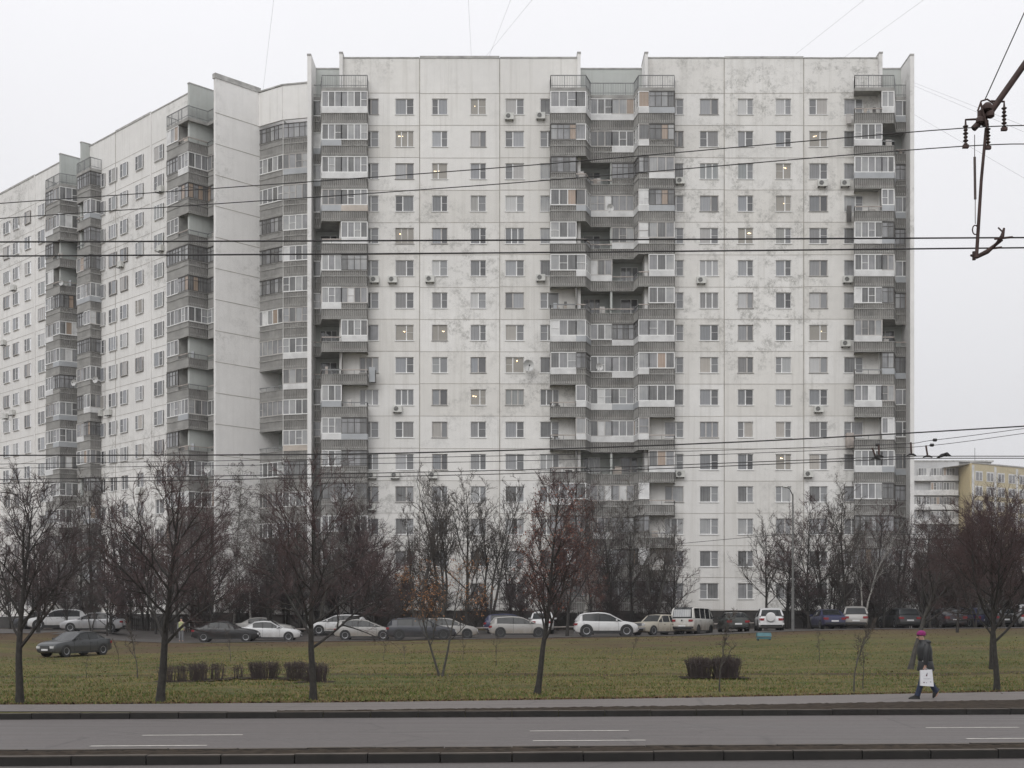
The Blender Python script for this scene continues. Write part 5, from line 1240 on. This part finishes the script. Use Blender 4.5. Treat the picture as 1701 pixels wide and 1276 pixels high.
for s in (1, -1): ell(fb_, (-.186, s*.03, 1.588), (.009, .012, .008), M['black']); ell(fb_, (-.10, s*.083, 1.565), (.02, .01, .03), SK)
fb_.box(-.2, -.185, -.022, .022, 1.525, 1.53, M['tail']); obj('face', fb_, pr, smooth=60)
b = MB()
def oval(cx, cy, z, rx, ry, n=20, sh=0): return [(cx+rx*math.cos(2*math.pi*a/n), cy+ry*math.sin(2*math.pi*a/n), z+sh*math.cos(2*math.pi*a/n)) for a in range(n)]
rings = []
prof = [(.71, .01, .205, .20), (.76, .01, .21, .205), (.88, .01, .19, .195), (.94, .005, .178, .185), (.96, .005, .170, .18), (.98, .0, .180, .187), (1.08, -.01, .178, .19), (1.18, -.015, .185, .20), (1.28, -.02, .18, .205), (1.36, -.025, .15, .19), (1.42, -.04, .11, .13), (1.47, -.06, .10, .10), (1.50, -.06, .105, .10)]
for i, (z, cx, rx, ry) in enumerate(prof): rings.append(oval(cx, 0, z, rx+(.006 if i % 2 else 0), ry+(.006 if i % 2 else 0)))
b.loft(rings, COAT)
for s, ch in ((-1, [(-.0, -.17, 1.38), (-.03, -.215, 1.26), (-.045, -.225, 1.12), (-.055, -.215, .98), (-.06, -.205, .87)]), (1, [(0, .17, 1.38), (.06, .215, 1.26), (.11, .225, 1.13), (.05, .225, 1.02), (-.02, .22, .94)])):
    b.tube(ch, [.085, .082, .07, .064, .058], 12, COAT)
coat = obj('coat', b, pr, smooth=50)
b = MB(); ell(b, (.03, 0, 1.44), (.12, .12, .065), COAT); obj('hood', b, pr, smooth=50)
b = MB(); 
for x_ in (-.13, -.04): b.box(x_, x_+.025, -.205, -.185, .955, .975, M['pwhite'])
obj('buckle', b, coat)
b = MB(); b.tube([(.0, -.085, .92), (-.03, -.09, .78), (-.10, -.09, .50), (-.17, -.09, .28), (-.235, -.09, .08)], [.115, .105, .082, .07, .072], 14, JEAN); b.tube([(.0, .085, .92), (.03, .09, .78), (.09, .09, .52), (.20, .09, .36), (.31, .09, .17)], [.115, .105, .082, .07, .07], 14, JEAN); obj('jeans', b, pr, smooth=60)
b = MB(); b.loft([[(-.45, -.09+y, z) for y, z in ((-.02, .0), (.02, .0), (.02, .03), (-.02, .03))], [(-.40, -.09+y, z) for y, z in ((-.045, 0), (.045, 0), (.04, .06), (-.04, .06))], [(-.30, -.09+y, z) for y, z in ((-.045, 0), (.045, 0), (.045, .10), (-.045, .10))], [(-.19, -.09+y, z) for y, z in ((-.045, 0), (.045, 0), (.045, .13), (-.045, .13))], [(-.17, -.09+y, z) for y, z in ((-.03, 0), (.03, 0), (.03, .12), (-.03, .12))]], BOOT); obj('boot', b, pr, smooth=50)
b = MB()
def bt2(x, z, hw_, t_): # rear boot, toe down, heel up
    d = Vector((.55, 0, .83)); n_ = Vector((.83, 0, -.55)); c = Vector((.25, .09, .03))+d*x; return [tuple(c+Vector((0, y, 0))+n_*q) for y, q in ((-hw_, 0), (hw_, 0), (hw_, -t_), (-hw_, -t_))]
b.loft([bt2(-.02, 0, .02, .03), bt2(.04, 0, .043, .06), bt2(.13, 0, .045, .10), bt2(.23, 0, .045, .13), bt2(.26, 0, .03, .12)], BOOT); obj('boot', b, pr, smooth=50)
b = MB(); ell(b, (-.10, 0, 1.655), (.115, .10, .085), HAT, 18, 9); b.loft([oval(-.108, 0, 1.61, .112, .098, sh=-.01), oval(-.106, 0, 1.645, .114, .10, sh=-.01)], HAT); hb = obj('knit_hat', b, pr, smooth=50)
b = MB(); b.loft([oval(-.108, 0, 1.595, .106, .093, sh=-.012), oval(-.108, 0, 1.612, .115, .101, sh=-.012)], COAT); obj('brim', b, hb, smooth=50)
# carrier bag held in the near hand
BG = simple('white_carrier_bag', (.60, .60, .62), .6, .08, 6); pb_ = pp+Vector((-.04, -.24, 0))
bg_ = thing('carrier_bag', 'white paper carrier bag hanging from the walking person\'s hand', 'bag', pb_)
b = MB(); b.hexa([(-.16, -.05, .345), (.165, -.05, .325), (.165, .05, .325), (-.16, .05, .345), (-.165, -.03, .735), (.13, -.03, .75), (.13, .03, .75), (-.165, .03, .735)], BG); bb_ = obj('bag_body', b, bg_)
b = MB()
for x_ in (-.08, .05): b.tube([(x_, -.02, .735), (-.02, .02, .79), (x_+.02, .02, .735)], .006, 5, M['pgrey'])
obj('handle', b, bg_)
b = MB()
DM = simple('faded_print', (.12, .06, .08), .8, .3, 20); DG = simple('grey_print', (.33, .33, .36), .8, .2, 20)
b.box(-.03, .0, -.052, -.045, .585, .63, DM); b.box(-.015, .012, -.05, -.042, .625, .67, DG); b.box(-.10, -.065, -.056, -.05, .42, .44, DM); b.box(-.03, -.01, -.056, -.05, .41, .435, DG); b.box(.07, .10, -.056, -.05, .43, .455, DG); b.box(-.09, .08, -.055, -.048, .52, .527, DG)
obj('print', b, bb_)
# small far person in a reflective vest
pq_ = gxy(301, 96); p2 = thing('person', 'small far person in a yellow vest and grey trousers standing left of the black saloon', 'person', pq_)
J = [((0, 0, .90), (.12, .13)), ((0, 0, 1.15), (.12, .14)), ((0, 0, 1.38), (.08, .12)), ((0, 0, 1.48), .05), ((0, 0, 1.60), (.08, .08)), ((0, 0, 1.70), (.06, .06)), ((-.19, 0, 1.36), .05), ((-.23, .03, 1.1), .04), ((-.22, -.05, .86), .035), ((.19, 0, 1.36), .05), ((.23, .03, 1.1), .04), ((.22, -.05, .86), .035), ((-.09, 0, .8), .085), ((-.10, -.02, .45), .06), ((-.10, 0, .06), .05), ((-.10, -.12, .04), .035), ((.09, 0, .8), .085), ((.11, .05, .45), .06), ((.11, .06, .06), .05), ((.11, -.06, .04), .035)]
E = [(0,1),(1,2),(2,3),(3,4),(4,5),(2,6),(6,7),(7,8),(2,9),(9,10),(10,11),(0,12),(12,13),(13,14),(14,15),(0,16),(16,17),(17,18),(18,19)]
for hand, s in ((8, -1), (11, 1)):
    c = Vector(J[hand][0])
    for q in range(4):
        b_ = len(J); J += [((c.x-s*.0, c.y-.027+q*.018, c.z-.06), .010), ((c.x-s*.01, c.y-.027+q*.018, c.z-.12+.006*abs(q-1)), .008)]; E += [(hand, b_), (b_, b_+1)]
    b_ = len(J); J += [((c.x-s*.02, c.y-.04, c.z-.06), .010)]; E += [(hand, b_)]
skin_body('body', J, E, SK, p2)
VY = simple('reflective_yellow_vest', (.32, .34, .16), .6, .2, 6); GT = simple('grey_work_trousers', (.16, .16, .165), .85, .2, 6)
b = MB(); b.loft([oval(0, 0, z, rx, ry) for z, rx, ry in ((.82, .19, .16), (1.0, .18, .15), (1.2, .2, .16), (1.38, .2, .13), (1.45, .08, .08))], VY)
for s in (-1, 1): b.tube([(s*.19, 0, 1.38), (s*.24, .03, 1.1), (s*.225, -.04, .92)], [.07, .06, .05], 10, GT)
obj('vest', b, p2, smooth=50)
b = MB()
for s in (-1, 1): b.tube([(s*.085, 0, .9), (s*.10, 0, .45), (s*.105, .02, .08)], [.11, .085, .075], 12, GT)
obj('trousers', b, p2, smooth=50)
b = MB(); ell(b, (0, .01, 1.70), (.10, .11, .09), M['black']); obj('cap', b, p2, smooth=50)
# ---------------------------------------------------------------- haze
hb = MB(); hb.box(-560, 560, -90, 540, -1.3, 62, M['wall']); me = hb.mesh('haze'); me.materials.clear()
hz = bpy.data.materials.new('haze_air'); hz.use_nodes = True; t = hz.node_tree; t.nodes.clear()
ho = t.nodes.new('ShaderNodeOutputMaterial'); pv = t.nodes.new('ShaderNodeVolumePrincipled'); pv.inputs['Color'].default_value = (.93, .935, .96, 1); pv.inputs['Density'].default_value = .00025; pv.inputs['Anisotropy'].default_value = .1
t.links.new(pv.outputs[0], ho.inputs['Volume']); me.materials.append(hz)
hzo = link('haze', me); hzo['kind'] = 'stuff'; tag(hzo, 'thin pale winter haze over the whole street', 'haze')
